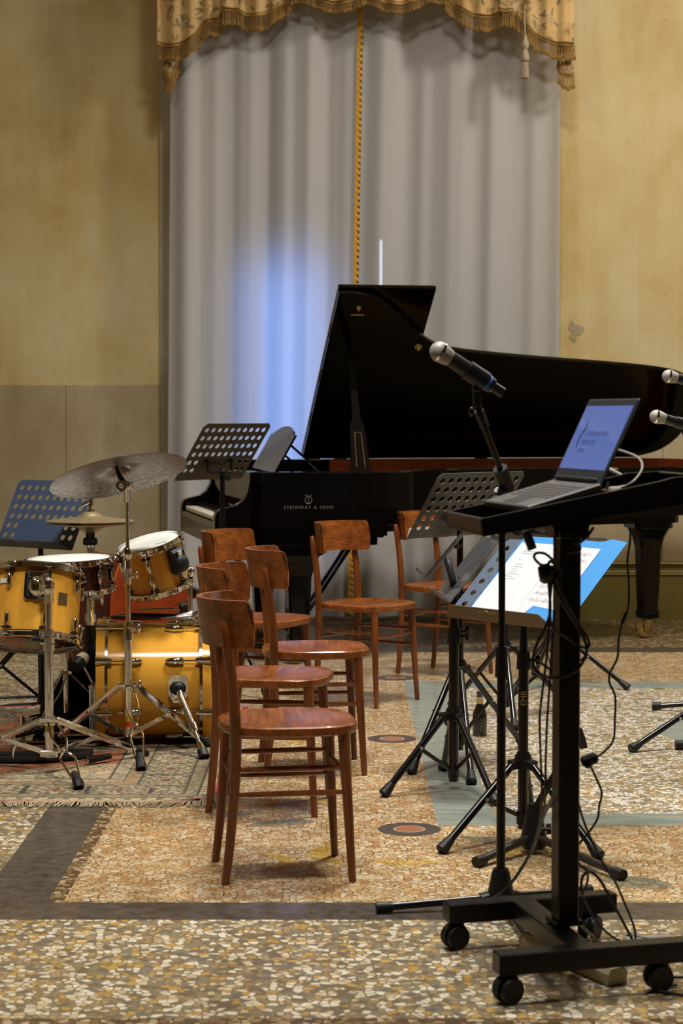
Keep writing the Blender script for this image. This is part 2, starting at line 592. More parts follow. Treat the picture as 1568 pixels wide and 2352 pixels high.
    def prism(self, out, z0, z1, mtx=None):
        """outline (x, y) pulled from z0 to z1, then moved by mtx"""
        mtx = mtx or Matrix.Identity(4)
        n = len(out)
        vs = [(x, y, z0) for x, y in out] + [(x, y, z1) for x, y in out]
        fs = [tuple(range(n))[::-1], tuple(range(n, 2 * n))]
        fs += [(i, (i + 1) % n, n + (i + 1) % n, n + i) for i in range(n)]
        return self.add([tuple(mtx @ Vector(p)) for p in vs], fs)

    def sphere(self, c, r, s=(1, 1, 1), n=16, mtx=None):
        prof = [(r * math.sin(math.pi * i / (n // 2)), -r * math.cos(math.pi * i / (n // 2))) for i in range(n // 2 + 1)]
        prof[0] = (0, -r)
        prof[-1] = (0, r)
        m = Matrix.Translation(c) @ (mtx or Matrix.Identity(4)) @ Matrix.Diagonal((s[0], s[1], s[2], 1))
        return self.lathe(prof, n, m)

    def sheet(self, P):
        """P: rows of points"""
        nr, nc = len(P), len(P[0])
        vs = [p for row in P for p in row]
        fs = [(i * nc + j, i * nc + j + 1, (i + 1) * nc + j + 1, (i + 1) * nc + j) for i in range(nr - 1) for j in range(nc - 1)]
        return self.add(vs, fs)

    def build(self, name, mat, parent=None, world=None, smooth=True, angle=32, recalc=True):
        vs = self.v
        if world is not None:
            w = Vector(world)
            vs = [tuple(Vector(p) - w) for p in vs]
        me = bpy.data.meshes.new(name)
        me.from_pydata(vs, [], self.f)
        if recalc:
            bm = bmesh.new()
            bm.from_mesh(me)
            bmesh.ops.recalc_face_normals(bm, faces=bm.faces)
            bm.to_mesh(me)
            bm.free()
        if smooth:
            me.polygons.foreach_set('use_smooth', [True] * len(me.polygons))
            me.set_sharp_from_angle(angle=math.radians(angle))
        me.materials.append(M[mat] if isinstance(mat, str) else mat)
        o = bpy.data.objects.new(name, me)
        COL.objects.link(o)
        if parent is not None:
            o.parent = parent
        return o


def tag(o, label, cat, group=None, kind=None):
    if label:
        o['label'] = label
    if cat:
        o['category'] = cat
    if group:
        o['group'] = group
    if kind:
        o['kind'] = kind
    return o


def thing(name, label, cat, loc=(0, 0, 0), rot=None, group=None):
    o = bpy.data.objects.new(name, None)
    o.empty_display_size = 0.1
    if rot is None:
        o.location = loc
    elif isinstance(rot, (int, float)):
        o.location = loc
        o.rotation_euler = (0, 0, rot)
    else:
        o.matrix_world = Matrix.Translation(loc) @ rot.to_4x4()
    COL.objects.link(o)
    return tag(o, label, cat, group)


def kids(o):
    return [c for c in COL.objects if c.parent == o]


def copy_tree(o, parent=None):
    c = o.copy()
    COL.objects.link(c)
    if parent is not None:
        c.parent = parent
    for ch in list(o.children):
        copy_tree(ch, c)
    return c


def spline(pts, k=6):
    """points of a smooth curve through pts"""
    P = [Vector(p) for p in pts]
    P = [2 * P[0] - P[1]] + P + [2 * P[-1] - P[-2]]
    out = []
    for i in range(1, len(P) - 2):
        a, b, c, d = P[i - 1:i + 3]
        for j in range(k):
            t = j / k
            out.append(0.5 * ((2 * b) + (c - a) * t + (2 * a - 5 * b + 4 * c - d) * t * t + (3 * b - a - 3 * c + d) * t ** 3))
    out.append(P[-2])
    return [tuple(p) for p in out]


def interp(x, table):
    xs = [t[0] for t in table]
    return [float(np.interp(x, xs, [t[k] for t in table])) for k in range(1, len(table[0]))]


def frame(x=None, y=None, z=None):
    """3x3 rotation whose axes are close to the given ones"""
    if z is not None and x is not None:
        z = Vector(z).normalized()
        x = Vector(x)
        x = (x - z * x.dot(z)).normalized()
        y = z.cross(x)
    elif z is not None:
        z = Vector(z).normalized()
        x = Vector((1, 0, 0)) if abs(z.x) < 0.9 else Vector((0, 1, 0))
        x = (x - z * x.dot(z)).normalized()
        y = z.cross(x)
    else:
        x = Vector(x).normalized()
        y = Vector(y)
        y = (y - x * y.dot(x)).normalized()
        z = x.cross(y)
    return Matrix((x, y, z)).transposed()


def text(name, body, size, mat, parent, mtx, spacing=1.0, extrude=0.0004, align='CENTER', shear=0.0):
    c = bpy.data.curves.new(name, 'FONT')
    c.body = body
    c.size = size
    c.align_x = align
    c.align_y = 'CENTER'
    c.space_character = spacing
    c.extrude = extrude
    c.shear = shear
    c.materials.append(M[mat])
    tmp = bpy.data.objects.new(name, c)
    COL.objects.link(tmp)
    me = bpy.data.meshes.new_from_object(tmp.evaluated_get(bpy.context.evaluated_depsgraph_get()))
    bpy.data.objects.remove(tmp)
    bpy.data.curves.remove(c)
    me.name = name
    o = bpy.data.objects.new(name, me)
    COL.objects.link(o)
    o.parent = parent
    o.matrix_local = mtx
    return o


def vcolor(o, cols):
    """cols: (n,3) linear colours per vertex"""
    me = o.data
    a = me.color_attributes.new('print', 'FLOAT_COLOR', 'POINT')
    c4 = np.ones((len(me.vertices), 4), dtype=np.float32)
    c4[:, :3] = cols
    a.data.foreach_set('color', c4.ravel())


def disc(cx, cy, r, n=48):
    return [(cx + r * math.cos(2 * math.pi * k / n), cy + r * math.sin(2 * math.pi * k / n)) for k in range(n)]


def rect(x0, y0, x1, y1):
    return [(x0, y0), (x1, y0), (x1, y1), (x0, y1)]

# ================================================================== THE SETTING
def struct(o, label=None):
    o['kind'] = 'structure'
    if label:
        o['label'] = label
    return o


YW = 13.13
# floor: one base of terrazzo, with the inlaid bands, fields and medallions set into it as parts
m = MB()
m.box((0, 5.1, -0.03), (14, 17.0, 0.06))
floor = struct(m.build('floor', 'terr_front', smooth=False), 'polished terrazzo floor with inlaid dark and grey bands')


def inlay(name, out, mat, top, parent=floor, label=None, n=None):
    q = MB()
    q.prism(out, -0.002, top)
    o = q.build(name, mat, parent, smooth=False)
    if label:
        o['label'] = label
    return o


inlay('terrazzo_field', rect(-7, -3.0, 7, 4.375), 'terr_brown', 0.0004, label='brown speckled strip nearest the camera')
inlay('terrazzo_field', rect(-7, 5.43, -1.02, 13.1), 'terr_front', 0.0004)
inlay('terrazzo_field', rect(-0.78, 5.445, 7, 11.25), 'terr_orange', 0.0004, label='apricot coloured terrazzo field')
inlay('chip_border', rect(-0.825, 5.43, -0.78, 11.25), 'terr_brown', 0.0005)
inlay('stone_band', rect(-7, 5.245, 7, 5.43), 'dark_stone', 0.0006, label='dark stone band across the front of the floor')
inlay('stone_band', rect(-1.02, 5.43, -0.824, 11.25), 'dark_stone', 0.0006, label='dark stone band running towards the wall')
inlay('stone_band', rect(-7, 11.25, 7, 11.49), 'dark_stone', 0.0006, label='dark stone band near the wall')
inlay('terrazzo_field', rect(-7, 11.49, 7, 12.53), 'terr_brown', 0.0004)
inlay('stone_band', rect(-7, 12.53, 7, 13.1), 'terr_brown', 0.0005)
inlay('terrazzo_field', rect(0.52, 6.66, 7, 9.77), 'terr_white', 0.0006, label='pale chip field inside the grey marble border')
for r_ in (rect(0.32, 6.46, 0.52, 10.0), rect(0.52, 6.46, 7, 6.66), rect(0.52, 9.77, 7, 10.0)):
    inlay('marble_border', r_, 'grey_marble', 0.0008, label='grey marble border slab')
inlay('marble_disc', disc(1.86, 8.39, 0.50), 'grey_marble', 0.0010, label='grey marble disc in the pale field')
for (x, y, r_) in ((0.224, 6.405, 0.104), (0.213, 8.219, 0.104), (0.281, 10.146, 0.104)):
    o = inlay('medallion', disc(x, y, r_), 'ring_dark', 0.0011, label='round dark medallion with a rust coloured centre')
    inlay('medallion_ring', disc(x, y, r_ * 0.52), 'ring_pale', 0.0014, o)
    inlay('medallion_centre', disc(x, y, r_ * 0.44), 'ring_rust', 0.0017, o)


def crescent(cx, cy, r, a0, a1, w, n=18):
    out = []
    for k in range(n + 1):
        a = math.radians(a0 + (a1 - a0) * k / n)
        out.append((cx + r * math.cos(a), cy + r * math.sin(a)))
    for k in range(n, -1, -1):
        t = k / n
        a = math.radians(a0 + (a1 - a0) * t)
        ww = w * math.sin(math.pi * min(max(t, 0.02), 0.98)) ** 0.7
        out.append((cx + (r - ww) * math.cos(a), cy + (r - ww) * math.sin(a)))
    return out


def leaf(cx, cy, L, W, ang, n=10):
    ca, sa = math.cos(ang), math.sin(ang)
    pts = [(-L / 2 + L * k / n, W / 2 * math.sin(math.pi * k / n) ** 0.8) for k in range(n + 1)]
    pts += [(x, -y * 0.8) for x, y in pts[-2:0:-1]]
    return [(cx + ca * x - sa * y, cy + sa * x + ca * y) for x, y in pts]


for c_ in ((0.05, 6.05, 0.15, 100, 260, 0.06), (-0.27, 5.93, 0.13, -80, 90, 0.05), (0.20, 6.02, 0.13, 200, 330, 0.05),
           (-0.18, 6.63, 0.28, 40, 160, 0.07), (-0.42, 8.3, 0.3, -60, 80, 0.08), (0.62, 5.95, 0.16, 20, 190, 0.06)):
    inlay('scroll_inlay', crescent(*c_), 'terr_yellow', 0.0009)
for c_ in ((-0.20, 6.50, 0.24, 0.11, 0.3), (0.52, 6.20, 0.34, 0.12, -0.6), (0.86, 5.66, 0.24, 0.16, -0.5), (-0.3, 8.42, 0.4, 0.18, 0.2),
           (-0.38, 6.65, 0.16, 0.12, 0.2), (0.72, 5.83, 0.2, 0.1, 0.4), (1.35, 5.75, 0.3, 0.14, 0.3)):
    inlay('leaf_inlay', leaf(*c_), 'terr_grey', 0.0008)

# walls: the back wall has a window opening behind the curtain
m = MB()
X0, X1, Z0, Z1 = -0.95, 1.28, 0.40, 4.6
for (xa, xb, za, zb) in ((-5.5, X0, 0, 6.8), (X1, 5.5, 0, 6.8), (X0, X1, 0, Z0), (X0, X1, Z1, 6.8)):
    m.box(((xa + xb) / 2, YW + 0.15, (za + zb) / 2), (xb - xa, 0.30, zb - za))
wall = struct(m.build('wall_back', 'plaster', smooth=False), 'ochre plastered back wall with a stone dado')
xs = [-5.5, -4.44, -3.79, -3.14, -2.49, -1.844, -1.212]
for a, b in zip(xs[:-1], xs[1:]):
    m = MB()
    m.box(((a + b) / 2, YW - 0.004, (0.383 + 1.571) / 2), (b - a - 0.004, 0.012, 1.571 - 0.383 - 0.003), ch=0.002)
    m.build('stone_slab', 'dado', wall)
xs = [1.50, 2.15, 2.80, 3.45, 4.10, 4.75, 5.5]
for a, b in zip(xs[:-1], xs[1:]):
    m = MB()
    m.box(((a + b) / 2, YW - 0.004, (0.383 + 1.571) / 2), (b - a - 0.004, 0.012, 1.571 - 0.383 - 0.003), ch=0.002)
    m.build('stone_slab', 'dado', wall)
m = MB()
m.box((-1.07, YW - 0.010, 3.4), (0.276, 0.03, 6.8))
struct(m.build('trim_1', 'dado', smooth=False))
m = MB()
m.box((1.40, YW - 0.010, 3.4), (0.20, 0.03, 6.8))
struct(m.build('trim_2', 'plaster', smooth=False))
# worn patch of flaked plaster on the right
m = MB()
pts = []
for k in range(26):
    a = 2 * math.pi * k / 26
    r_ = 0.045 + 0.016 * math.sin(3 * a + 1) + 0.008 * math.sin(7 * a)
    pts.append((r_ * math.cos(a), r_ * 1.25 * math.sin(a)))
m.prism(pts, 0, 0.0025, Matrix.Translation((1.56, YW - 0.0005, 1.93)) @ Matrix.Rotation(math.radians(90), 4, 'X'))
m.build('plaster_patch', 'dado', wall)

for nm, xa, xb in (('baseboard_left', -5.5, -1.03), ('baseboard_right', 1.40, 5.5)):
    m = MB()
    m.box(((xa + xb) / 2, YW - 0.02, 0.16), (xb - xa, 0.04, 0.32))
    m.box(((xa + xb) / 2, YW - 0.016, 0.35), (xb - xa, 0.032, 0.054))
    bb = struct(m.build(nm, 'green', smooth=False), 'olive green painted baseboard')
    for z in (0.375, 0.318, 0.303):
        m = MB()
        m.box(((xa + xb) / 2, YW - 0.026, z), (xb - xa, 0.046, 0.010), ch=0.004)
        m.build('moulding', 'green_lite', bb)

for nm, x in (('wall_left', -5.6), ('wall_right', 5.6)):
    m = MB()
    m.box((x, 5.0, 3.4), (0.2, 16.4, 6.8))
    struct(m.build(nm, 'side_wall', smooth=False))
m = MB()
m.box((0, -3.1, 3.4), (11.4, 0.2, 6.8))
struct(m.build('wall_front', 'side_wall', smooth=False))
m = MB()
m.box((0, 5.0, 6.9), (11.4, 16.4, 0.2))
struct(m.build('ceiling', 'ceiling', smooth=False))

# window in the opening: frame, glazing bars and panes
m = MB()
cx_ = (X0 + X1) / 2
for x in (X0 + 0.04, X1 - 0.04):
    m.box((x, YW + 0.22, (Z0 + Z1) / 2), (0.08, 0.07, Z1 - Z0), ch=0.006)
for z in (Z0 + 0.04, Z1 - 0.04):
    m.box((cx_, YW + 0.22, z), (X1 - X0, 0.07, 0.08), ch=0.006)
m.box((cx_, YW + 0.22, (Z0 + Z1) / 2), (0.10, 0.07, Z1 - Z0), ch=0.006)
win = struct(m.build('window_1', 'window_frame', smooth=False), 'tall painted window behind the white curtain')
zs = [Z0 + 0.08, 1.45, 2.50, 3.55, Z1 - 0.08]
for side in (-1, 1):
    xa, xb = (X0 + 0.08, cx_ - 0.05) if side < 0 else (cx_ + 0.05, X1 - 0.08)
    for za, zb in zip(zs[:-1], zs[1:]):
        if za > Z0 + 0.1:
            m = MB()
            m.box(((xa + xb) / 2, YW + 0.22, za), (xb - xa, 0.05, 0.045), ch=0.004)
            m.build('glazing_bar', 'window_frame', win)
        m = MB()
        m.box(((xa + xb) / 2, YW + 0.225, (za + zb) / 2), (xb - xa, 0.006, zb - za - 0.045))
        m.build('pane', 'glass', win, smooth=False)
# closed wooden shutters outside the panes, with a lower left leaf standing open
for side in (-1, 1):
    xa, xb = (X0, cx_ - 0.002) if side < 0 else (cx_ + 0.002, X1)
    za = 2.62 if side < 0 else Z0
    m = MB()
    m.box(((xa + xb) / 2, YW + 0.29, (za + Z1) / 2), (xb - xa, 0.03, Z1 - za))
    m.build('shutter', 'window_frame', win, smooth=False)


# ================================================================== CURTAINS AND PELMET
def folds(x, seed, amp=1.0):
    r = random.Random(seed)
    s = 0
    for lam, a in ((0.61, 0.022), (0.37, 0.017), (0.23, 0.014), (0.147, 0.004), (0.082, 0.0012)):
        ph, k = r.uniform(0, 6.28), r.uniform(0.88, 1.12)
        s += a * math.sin(2 * math.pi * x / (lam * k) + ph)
    return s * amp


def curtain(x_top, x_bot, y, seed, label):
    nx, nz = 260, 22
    rows = []
    for j in range(nz + 1):
        t = j / nz
        z = 4.42 - (4.42 - 0.035) * t
        row = []
        for i in range(nx + 1):
            s = i / nx
            x = (x_top[0] + (x_top[1] - x_top[0]) * s) * (1 - t) + (x_bot[0] + (x_bot[1] - x_bot[0]) * s) * t
            xs_ = (x_top[0] + (x_top[1] - x_top[0]) * s)
            row.append((x, y + folds(xs_ + 0.015 * math.sin(2.2 * t + seed), seed, 0.75 + 0.4 * t), z))
        rows.append(row)
    t = thing('curtain', label, 'curtain', ((x_top[0] + x_top[1]) / 2, y, 0))
    q = MB()
    q.sheet(rows)
    c = q.build('cloth', 'voile', t, t.location, recalc=False, angle=180)
    # hem at the floor
    q = MB()
    q.sheet([[(p[0], p[1] - 0.004, p[2] + 0.05) for p in rows[-1]], [(p[0], p[1] - 0.005, p[2] + 0.001) for p in rows[-1]]])
    q.build('hem', 'voile', t, t.location, recalc=False, angle=180)
    return t, rows


cl, rowsL = curtain((-1.105, 0.130), (-1.155, 0.055), 12.885, 3, 'left white voile curtain edged with a gold braid')
cr, rowsR = curtain((0.150, 1.425), (0.075, 1.425), 12.925, 11, 'right white voile curtain behind the raised piano lid')
# gold scalloped braid down the leading edge of the left curtain
m = MB()
edge = [Vector(r_[-1]) for r_ in rowsL]
zz = np.linspace(4.41, 0.06, 108)
ez = [p.z for p in edge][::-1]
ex = [p.x for p in edge][::-1]
ey = [p.y for p in edge][::-1]
strip = []
for i, z in enumerate(zz):
    x = float(np.interp(z, ez, ex))
    y = float(np.interp(z, ez, ey))
    strip.append([(x - 0.016, y - 0.008, z), (x + 0.004, y - 0.008, z), (x + 0.004, y - 0.003, z), (x - 0.016, y - 0.003, z)])
    if i % 1 == 0:
        m.sphere((x + 0.006, y - 0.006, z), 0.0165, (0.85, 0.4, 0.95), 8)
m.ringloft(strip)
m.build('braid', 'braid', cl, cl.location)['label'] = 'gold scalloped braid'

# pelmet: brocade swags and tails with a fringe
GOLD = np.array(lin(188, 150, 86)[:3])
LITE = np.array(lin(200, 168, 112)[:3])
PINK = np.array(lin(166, 112, 82)[:3])
LEAFC = np.array(lin(104, 88, 50)[:3])
SLATE = np.array(lin(104, 104, 84)[:3])


def brocade_cols(P, seed):
    r = np.random.default_rng(seed)
    x, z = P[:, 0], P[:, 2]
    c = np.tile(GOLD, (len(P), 1))
    stripe = 0.5 + 0.5 * np.sin(x * 2 * np.pi / 0.105)
    c = c * (1 - 0.45 * stripe[:, None]) + LITE * 0.45 * stripe[:, None]
    x0, x1, z0, z1 = x.min(), x.max(), z.min(), z.max()
    n = int((x1 - x0) * (z1 - z0) / 0.012) + 4
    for k in range(n):
        fx, fz = r.uniform(x0, x1), r.uniform(z0, z1)
        R = r.uniform(0.030, 0.048)
        d = np.hypot(x - fx, z - fz)
        a = np.arctan2(z - fz, x - fx)
        if k % 2 == 0:                                           # five petalled rose
            w = R * (0.72 + 0.28 * np.cos(5 * a + r.uniform(0, 6)))
            col = PINK if k % 4 == 0 else SLATE
            f = np.clip((w - d) / 0.006, 0, 1) * 0.8
            f *= 0.55 + 0.45 * np.cos(d / R * 9)
            c = c * (1 - f[:, None]) + col * f[:, None]
        for q in range(4):                                       # leaves around
            an = r.uniform(0, 6.28)
            lx, lz = fx + math.cos(an) * R * 1.35, fz + math.sin(an) * R * 1.35
            u = (x - lx) * math.cos(an) + (z - lz) * math.sin(an)
            v = -(x - lx) * math.sin(an) + (z - lz) * math.cos(an)
            f = np.clip((1 - (u / 0.026) ** 2 - (v / 0.009) ** 2) * 3, 0, 1) * 0.75
            c = c * (1 - f[:, None]) + LEAFC * f[:, None]
        an = r.uniform(0, 6.28)                                  # curling stem
        dd = np.abs(np.hypot(x - fx - 0.04 * math.cos(an), z - fz - 0.04 * math.sin(an)) - 0.036)
        f = np.clip(1 - dd / 0.0028, 0, 1) * 0.5
        c = c * (1 - f[:, None]) + LEAFC * f[:, None]
    return c


pel = thing('pelmet', 'gold floral brocade pelmet with scalloped swags and tasselled fringe above the curtain', 'pelmet', (0.16, 12.74, 3.7))


def swag(name, edge_pts, y, seed, bulge=0.04, top=4.40, wave=0.012, fr=0.098, label=None):
    e = spline([(p[0], 0, p[1]) for p in edge_pts], 5)
    xs_ = [p[0] for p in e]
    zs_ = [p[2] for p in e]
    L = xs_[-1] - xs_[0]
    nx = max(10, int(L / 0.005))
    rows, low = [], []
    for i in range(nx + 1):
        s = i / nx
        x = xs_[0] + L * s
        zb = float(np.interp(x, xs_, zs_))
        yy = y - bulge * math.sin(math.pi * s) + wave * math.sin(2 * math.pi * x / 0.115 + seed)
        low.append((x, yy, zb))
    nz = 100
    for j in range(nz + 1):
        t = j / nz
        rows.append([(x, yy - 0.006 * math.sin(14 * t + seed + 5 * x), top + (zb - top) * t) for (x, yy, zb) in low])
    q = MB()
    q.sheet(rows)
    o = q.build(name, 'brocade', pel, pel.location, recalc=False, angle=180)
    if label:
        o['label'] = label
    P = np.array(q.v)
    vcolor(o, brocade_cols(P, seed))
    # gimp cord and fringe along the lower edge
    q = MB()
    lw = low[::max(1, len(low) // 60)]
    if lw[-1] != low[-1]:
        lw.append(low[-1])
    q.tube([(p[0], p[1] - 0.004, p[2] + 0.004) for p in lw], 0.0075, 6)
    q.tube([(p[0], p[1] - 0.004, p[2] + 0.022) for p in lw], 0.0050, 6)
    ln = 0.0
    acc, last = 0.0, low[0]
    for p in low:
        acc += math.dist(p, last)
        last = p
        if acc > 0.0115:
            acc = 0.0
            h = fr * random.uniform(0.86, 1.0)
            dx = random.uniform(-0.004, 0.004)
            q.tube([(p[0], p[1] - 0.003, p[2]), (p[0] + dx * 0.5, p[1] - 0.006, p[2] - h * 0.60), (p[0] + dx, p[1] - 0.006, p[2] - h * 0.68),
                    (p[0] + dx, p[1] - 0.007, p[2] - h * 0.84), (p[0] + dx, p[1] - 0.007, p[2] - h)],
                   [0.0042, 0.0040, 0.0062, 0.0100, 0.0078], 5)
    f = q.build('fringe', 'gold_fringe', o, pel.location)
    f['kind'] = 'stuff'
    return o


swag('tail', [(-1.185, 3.744), (-1.132, 3.733), (-1.076, 3.728), (-0.992, 3.756), (-0.922, 3.811), (-0.885, 3.866), (-0.837, 3.889),
              (-0.795, 3.900), (-0.757, 3.955)], 12.75, 1)
swag('panel', [(-0.765, 3.954), (-0.709, 3.949), (-0.660, 3.949)], 12.70, 2, 0.02)
swag('swag', [(-0.672, 3.961), (-0.622, 3.927), (-0.543, 3.919), (-0.465, 3.941), (-0.397, 3.991), (-0.325, 4.049)], 12.75, 3)
swag('swag', [(-0.332, 4.046), (-0.285, 4.062), (-0.235, 4.050), (-0.165, 4.028), (-0.109, 4.003), (-0.025, 3.992), (0.059, 4.012), (0.134, 4.045), (0.172, 4.06)], 12.73, 4, fr=0.060)
swag('swag', [(0.168, 4.06), (0.207, 4.039), (0.268, 4.006), (0.358, 3.987), (0.450, 4.006), (0.525, 4.045), (0.59, 4.06), (0.668, 4.052)], 12.73, 5, fr=0.060)
swag('swag', [(0.660, 4.055), (0.702, 4.016), (0.759, 3.966), (0.843, 3.922), (0.918, 3.911), (0.997, 3.927), (1.036, 3.955)], 12.75, 6)
swag('panel', [(1.017, 3.949), (1.059, 3.943), (1.100, 3.946)], 12.70, 7, 0.02)
swag('tail', [(1.080, 3.944), (1.110, 3.930), (1.151, 3.900), (1.193, 3.850), (1.244, 3.794), (1.328, 3.753), (1.418, 3.739), (1.499, 3.744)], 12.75, 8)
swag('tail', [(-1.160, 3.575), (-1.120, 3.520), (-1.085, 3.560), (-1.058, 3.660)], 12.80, 9, 0.03, 3.80, 0.01, 0.09, 'ruffled end hanging behind the left tail')
swag('tail', [(1.392, 3.600), (1.430, 3.560), (1.470, 3.545), (1.500, 3.560)], 12.80, 10, 0.03, 3.80, 0.01, 0.09, 'ruffled end hanging behind the right tail')
q = MB()
q.lathe([(0, 3.80), (0.012, 3.795), (0.012, 3.775), (0.020, 3.76), (0.026, 3.74), (0.022, 3.715), (0.014, 3.705), (0.021, 3.69), (0.030, 3.655),
         (0.024, 3.635), (0.013, 3.628), (0.022, 3.61), (0, 3.61)], 16, Matrix.Translation((1.175, 12.68, 0)))
for k in range(16):
    a = 2 * math.pi * k / 16
    q.tube([(1.175 + 0.016 * math.cos(a), 12.68 + 0.016 * math.sin(a), 3.625), (1.175 + 0.022 * math.cos(a), 12.68 + 0.022 * math.sin(a), 3.525)], 0.0045, 5)
q.tube([(1.175, 12.70, 4.0), (1.172, 12.69, 3.9), (1.175, 12.68, 3.79)], 0.005, 6)
q.build('tassel', 'rug_fringe', pel, pel.location)['label'] = 'cream hanging tassel'

# ================================================================== RUG
RX0, RX1, RY0, RY1 = -3.3, -0.435, 6.84, 9.10
rug = thing('rug', 'worn patterned oriental rug with a red edge and pale fringe under the drum kit', 'rug', (-1.6, 7.9, 0))
nx, ny = 560, 330
gx = np.linspace(RX0, RX1, nx)
gy = np.linspace(RY0, RY1, ny)
XX, YY = np.meshgrid(gx, gy)
ZZ = 0.007 + 0.0015 * np.sin(XX * 5 + YY * 3)
# the near right corner curls up a little
cur = np.clip((XX - (RX1 - 0.22)) / 0.22, 0, 1) * np.clip((RY0 + 0.35 - YY) / 0.35, 0, 1)
ZZ = ZZ + 0.02 * cur ** 2
q = MB()
q.v = [tuple(p) for p in np.stack([XX.ravel(), YY.ravel(), ZZ.ravel()], 1) - np.array(rug.location)]
q.f = [(j * nx + i, j * nx + i + 1, (j + 1) * nx + i + 1, (j + 1) * nx + i) for j in range(ny - 1) for i in range(nx - 1)]
pile = q.build('pile', 'rug', rug, recalc=False, angle=180)
dx = RX1 - XX.ravel()
dy = YY.ravel() - RY0
dyb = RY1 - YY.ravel()
d = np.minimum(np.minimum(dx, dy), dyb)
along = np.where(dx < np.minimum(dy, dyb), YY.ravel(), XX.ravel())
CREAM = np.array(lin(176, 160, 126)[:3])
SAND = np.array(lin(156, 136, 100)[:3])
DARK = np.array(lin(48, 43, 38)[:3])
RUST = np.array(lin(172, 104, 66)[:3])
SLT = np.array(lin(108, 108, 98)[:3])
RED = np.array(lin(158, 52, 50)[:3])
c = np.tile(CREAM, (nx * ny, 1))


def put(f, col):
    global c
    f = np.clip(f, 0, 1)[:, None]
    c = c * (1 - f) + col * f


x_, y_ = XX.ravel(), YY.ravel()
# field: scattered vines, rosettes and a lobed rust medallion
r2 = np.random.default_rng(5)
fld = (d > 0.44)
put(fld * 0.55, SAND)
put(fld * (np.cos(x_ * 61 + 2.2 * np.sin(y_ * 33)) * np.cos(y_ * 67 + 2.0 * np.sin(x_ * 29)) > 0.42) * 0.55, DARK)
put(fld * (np.cos(x_ * 43 + 1.7 * np.sin(y_ * 51)) * np.cos(y_ * 39 + 1.5) > 0.62) * 0.6, RUST)
mx_, my_ = -1.42, 7.97
rr = np.hypot((x_ - mx_) / 1.3, (y_ - my_) * 1.0)
aa = np.arctan2(y_ - my_, x_ - mx_)
lob = 0.60 + 0.06 * np.cos(8 * aa)
put(fld * (rr < lob + 0.018) * 0.8, DARK)
put(fld * (rr < lob) * 0.95, RUST)
put(fld * (rr < 0.40 + 0.05 * np.cos(10 * aa)) * 0.8, DARK)
put(fld * (rr < 0.385 + 0.05 * np.cos(10 * aa)) * 0.9, CREAM)
put(fld * (rr < 0.20 + 0.03 * np.cos(6 * aa)) * 0.9, RUST)
cor = np.hypot(np.minimum(dx, 9) - 0.44, np.minimum(dy, dyb) - 0.44)
put(fld * (cor < 0.34 + 0.03 * np.cos(9 * np.arctan2(dy, dx))) * 0.75, CREAM)
for k in range(620):
    fx, fy = r2.uniform(RX0 + 0.9, RX1), r2.uniform(RY0, RY1)
    R = r2.uniform(0.014, 0.046)
    sel = (np.abs(x_ - fx) < 0.09) & (np.abs(y_ - fy) < 0.09)
    if not sel.any():
        continue
    u, v = x_[sel] - fx, y_[sel] - fy
    rad = np.hypot(u, v)
    an = np.arctan2(v, u)
    w = R * (0.75 + 0.25 * np.cos(r2.integers(4, 8) * an))
    col = [DARK, SLT, RUST, SLT, DARK][k % 5]
    f = np.clip((w - rad) / 0.006, 0, 1) * (0.55 + 0.45 * np.cos(rad / R * 8)) * 0.75
    f = np.where(d[sel] > 0.44, f, 0)[:, None]
    c[sel] = c[sel] * (1 - f) + col * f
    ring = np.clip(1 - np.abs(rad - R * 1.35) / 0.005, 0, 1) * 0.6
    ring = np.where(d[sel] > 0.44, ring, 0)[:, None]
    c[sel] = c[sel] * (1 - ring) + DARK * ring


def band(a, b):
    return (d >= a) & (d < b)


put(band(0, 0.026) * 1.0, RED)
put(band(0.026, 0.034) * 0.8, CREAM)
put(band(0.034, 0.075) * 0.75, CREAM * 0.9)
put(band(0.040, 0.068) * (np.sin(along * 2 * np.pi / 0.055) > 0.2) * 0.7, DARK)
put(band(0.075, 0.083) * 0.9, DARK)
put(band(0.083, 0.125) * 0.9, SAND * 0.7)
put(band(0.090, 0.118) * (np.sin(along * 2 * np.pi / 0.09 + 6 * np.sin(d * 80)) > 0.35) * 0.7, SLT)
put(band(0.125, 0.135) * 0.9, DARK)
# main border: rosettes, bars and fine filling motifs on a grey brown ground
mb = band(0.135, 0.31)
put(mb * 0.9, np.array(lin(128, 116, 92)[:3]))
v = d - 0.222
put(mb * (np.cos(along * 130 + 3 * np.sin(d * 60)) * np.cos(d * 150 + 2 * np.sin(along * 41)) > 0.28) * 0.75, DARK)
put(mb * (np.cos(along * 87 + 1.3) * np.cos(d * 118 + 0.7) > 0.52) * 0.75, CREAM)
ph = (along / 0.23) % 1.0
u = (ph - 0.5) * 0.23
rad = np.hypot(u, v)
an = np.arctan2(v, u)
lobe = 0.8 + 0.2 * np.cos(8 * an)
put(mb * np.clip((0.074 * lobe - rad) / 0.004, 0, 1) * 0.9, CREAM)
put(mb * np.clip((0.060 * lobe - rad) / 0.004, 0, 1) * 0.9, np.array(lin(78, 76, 70)[:3]))
put(mb * np.clip((0.040 * (0.8 + 0.2 * np.cos(6 * an)) - rad) / 0.004, 0, 1) * 0.85, np.array(lin(176, 140, 104)[:3]))
put(mb * np.clip((0.022 - rad) / 0.004, 0, 1) * 0.9, np.array(lin(96, 60, 44)[:3]))
put(mb * ((np.abs(ph - 0.015) < 0.02) | (np.abs(ph - 0.985) < 0.02)) * (np.abs(v) < 0.075) * 0.85, DARK)
put(band(0.31, 0.32) * 0.9, DARK)
put(band(0.32, 0.37) * 0.9, SAND * 0.75)
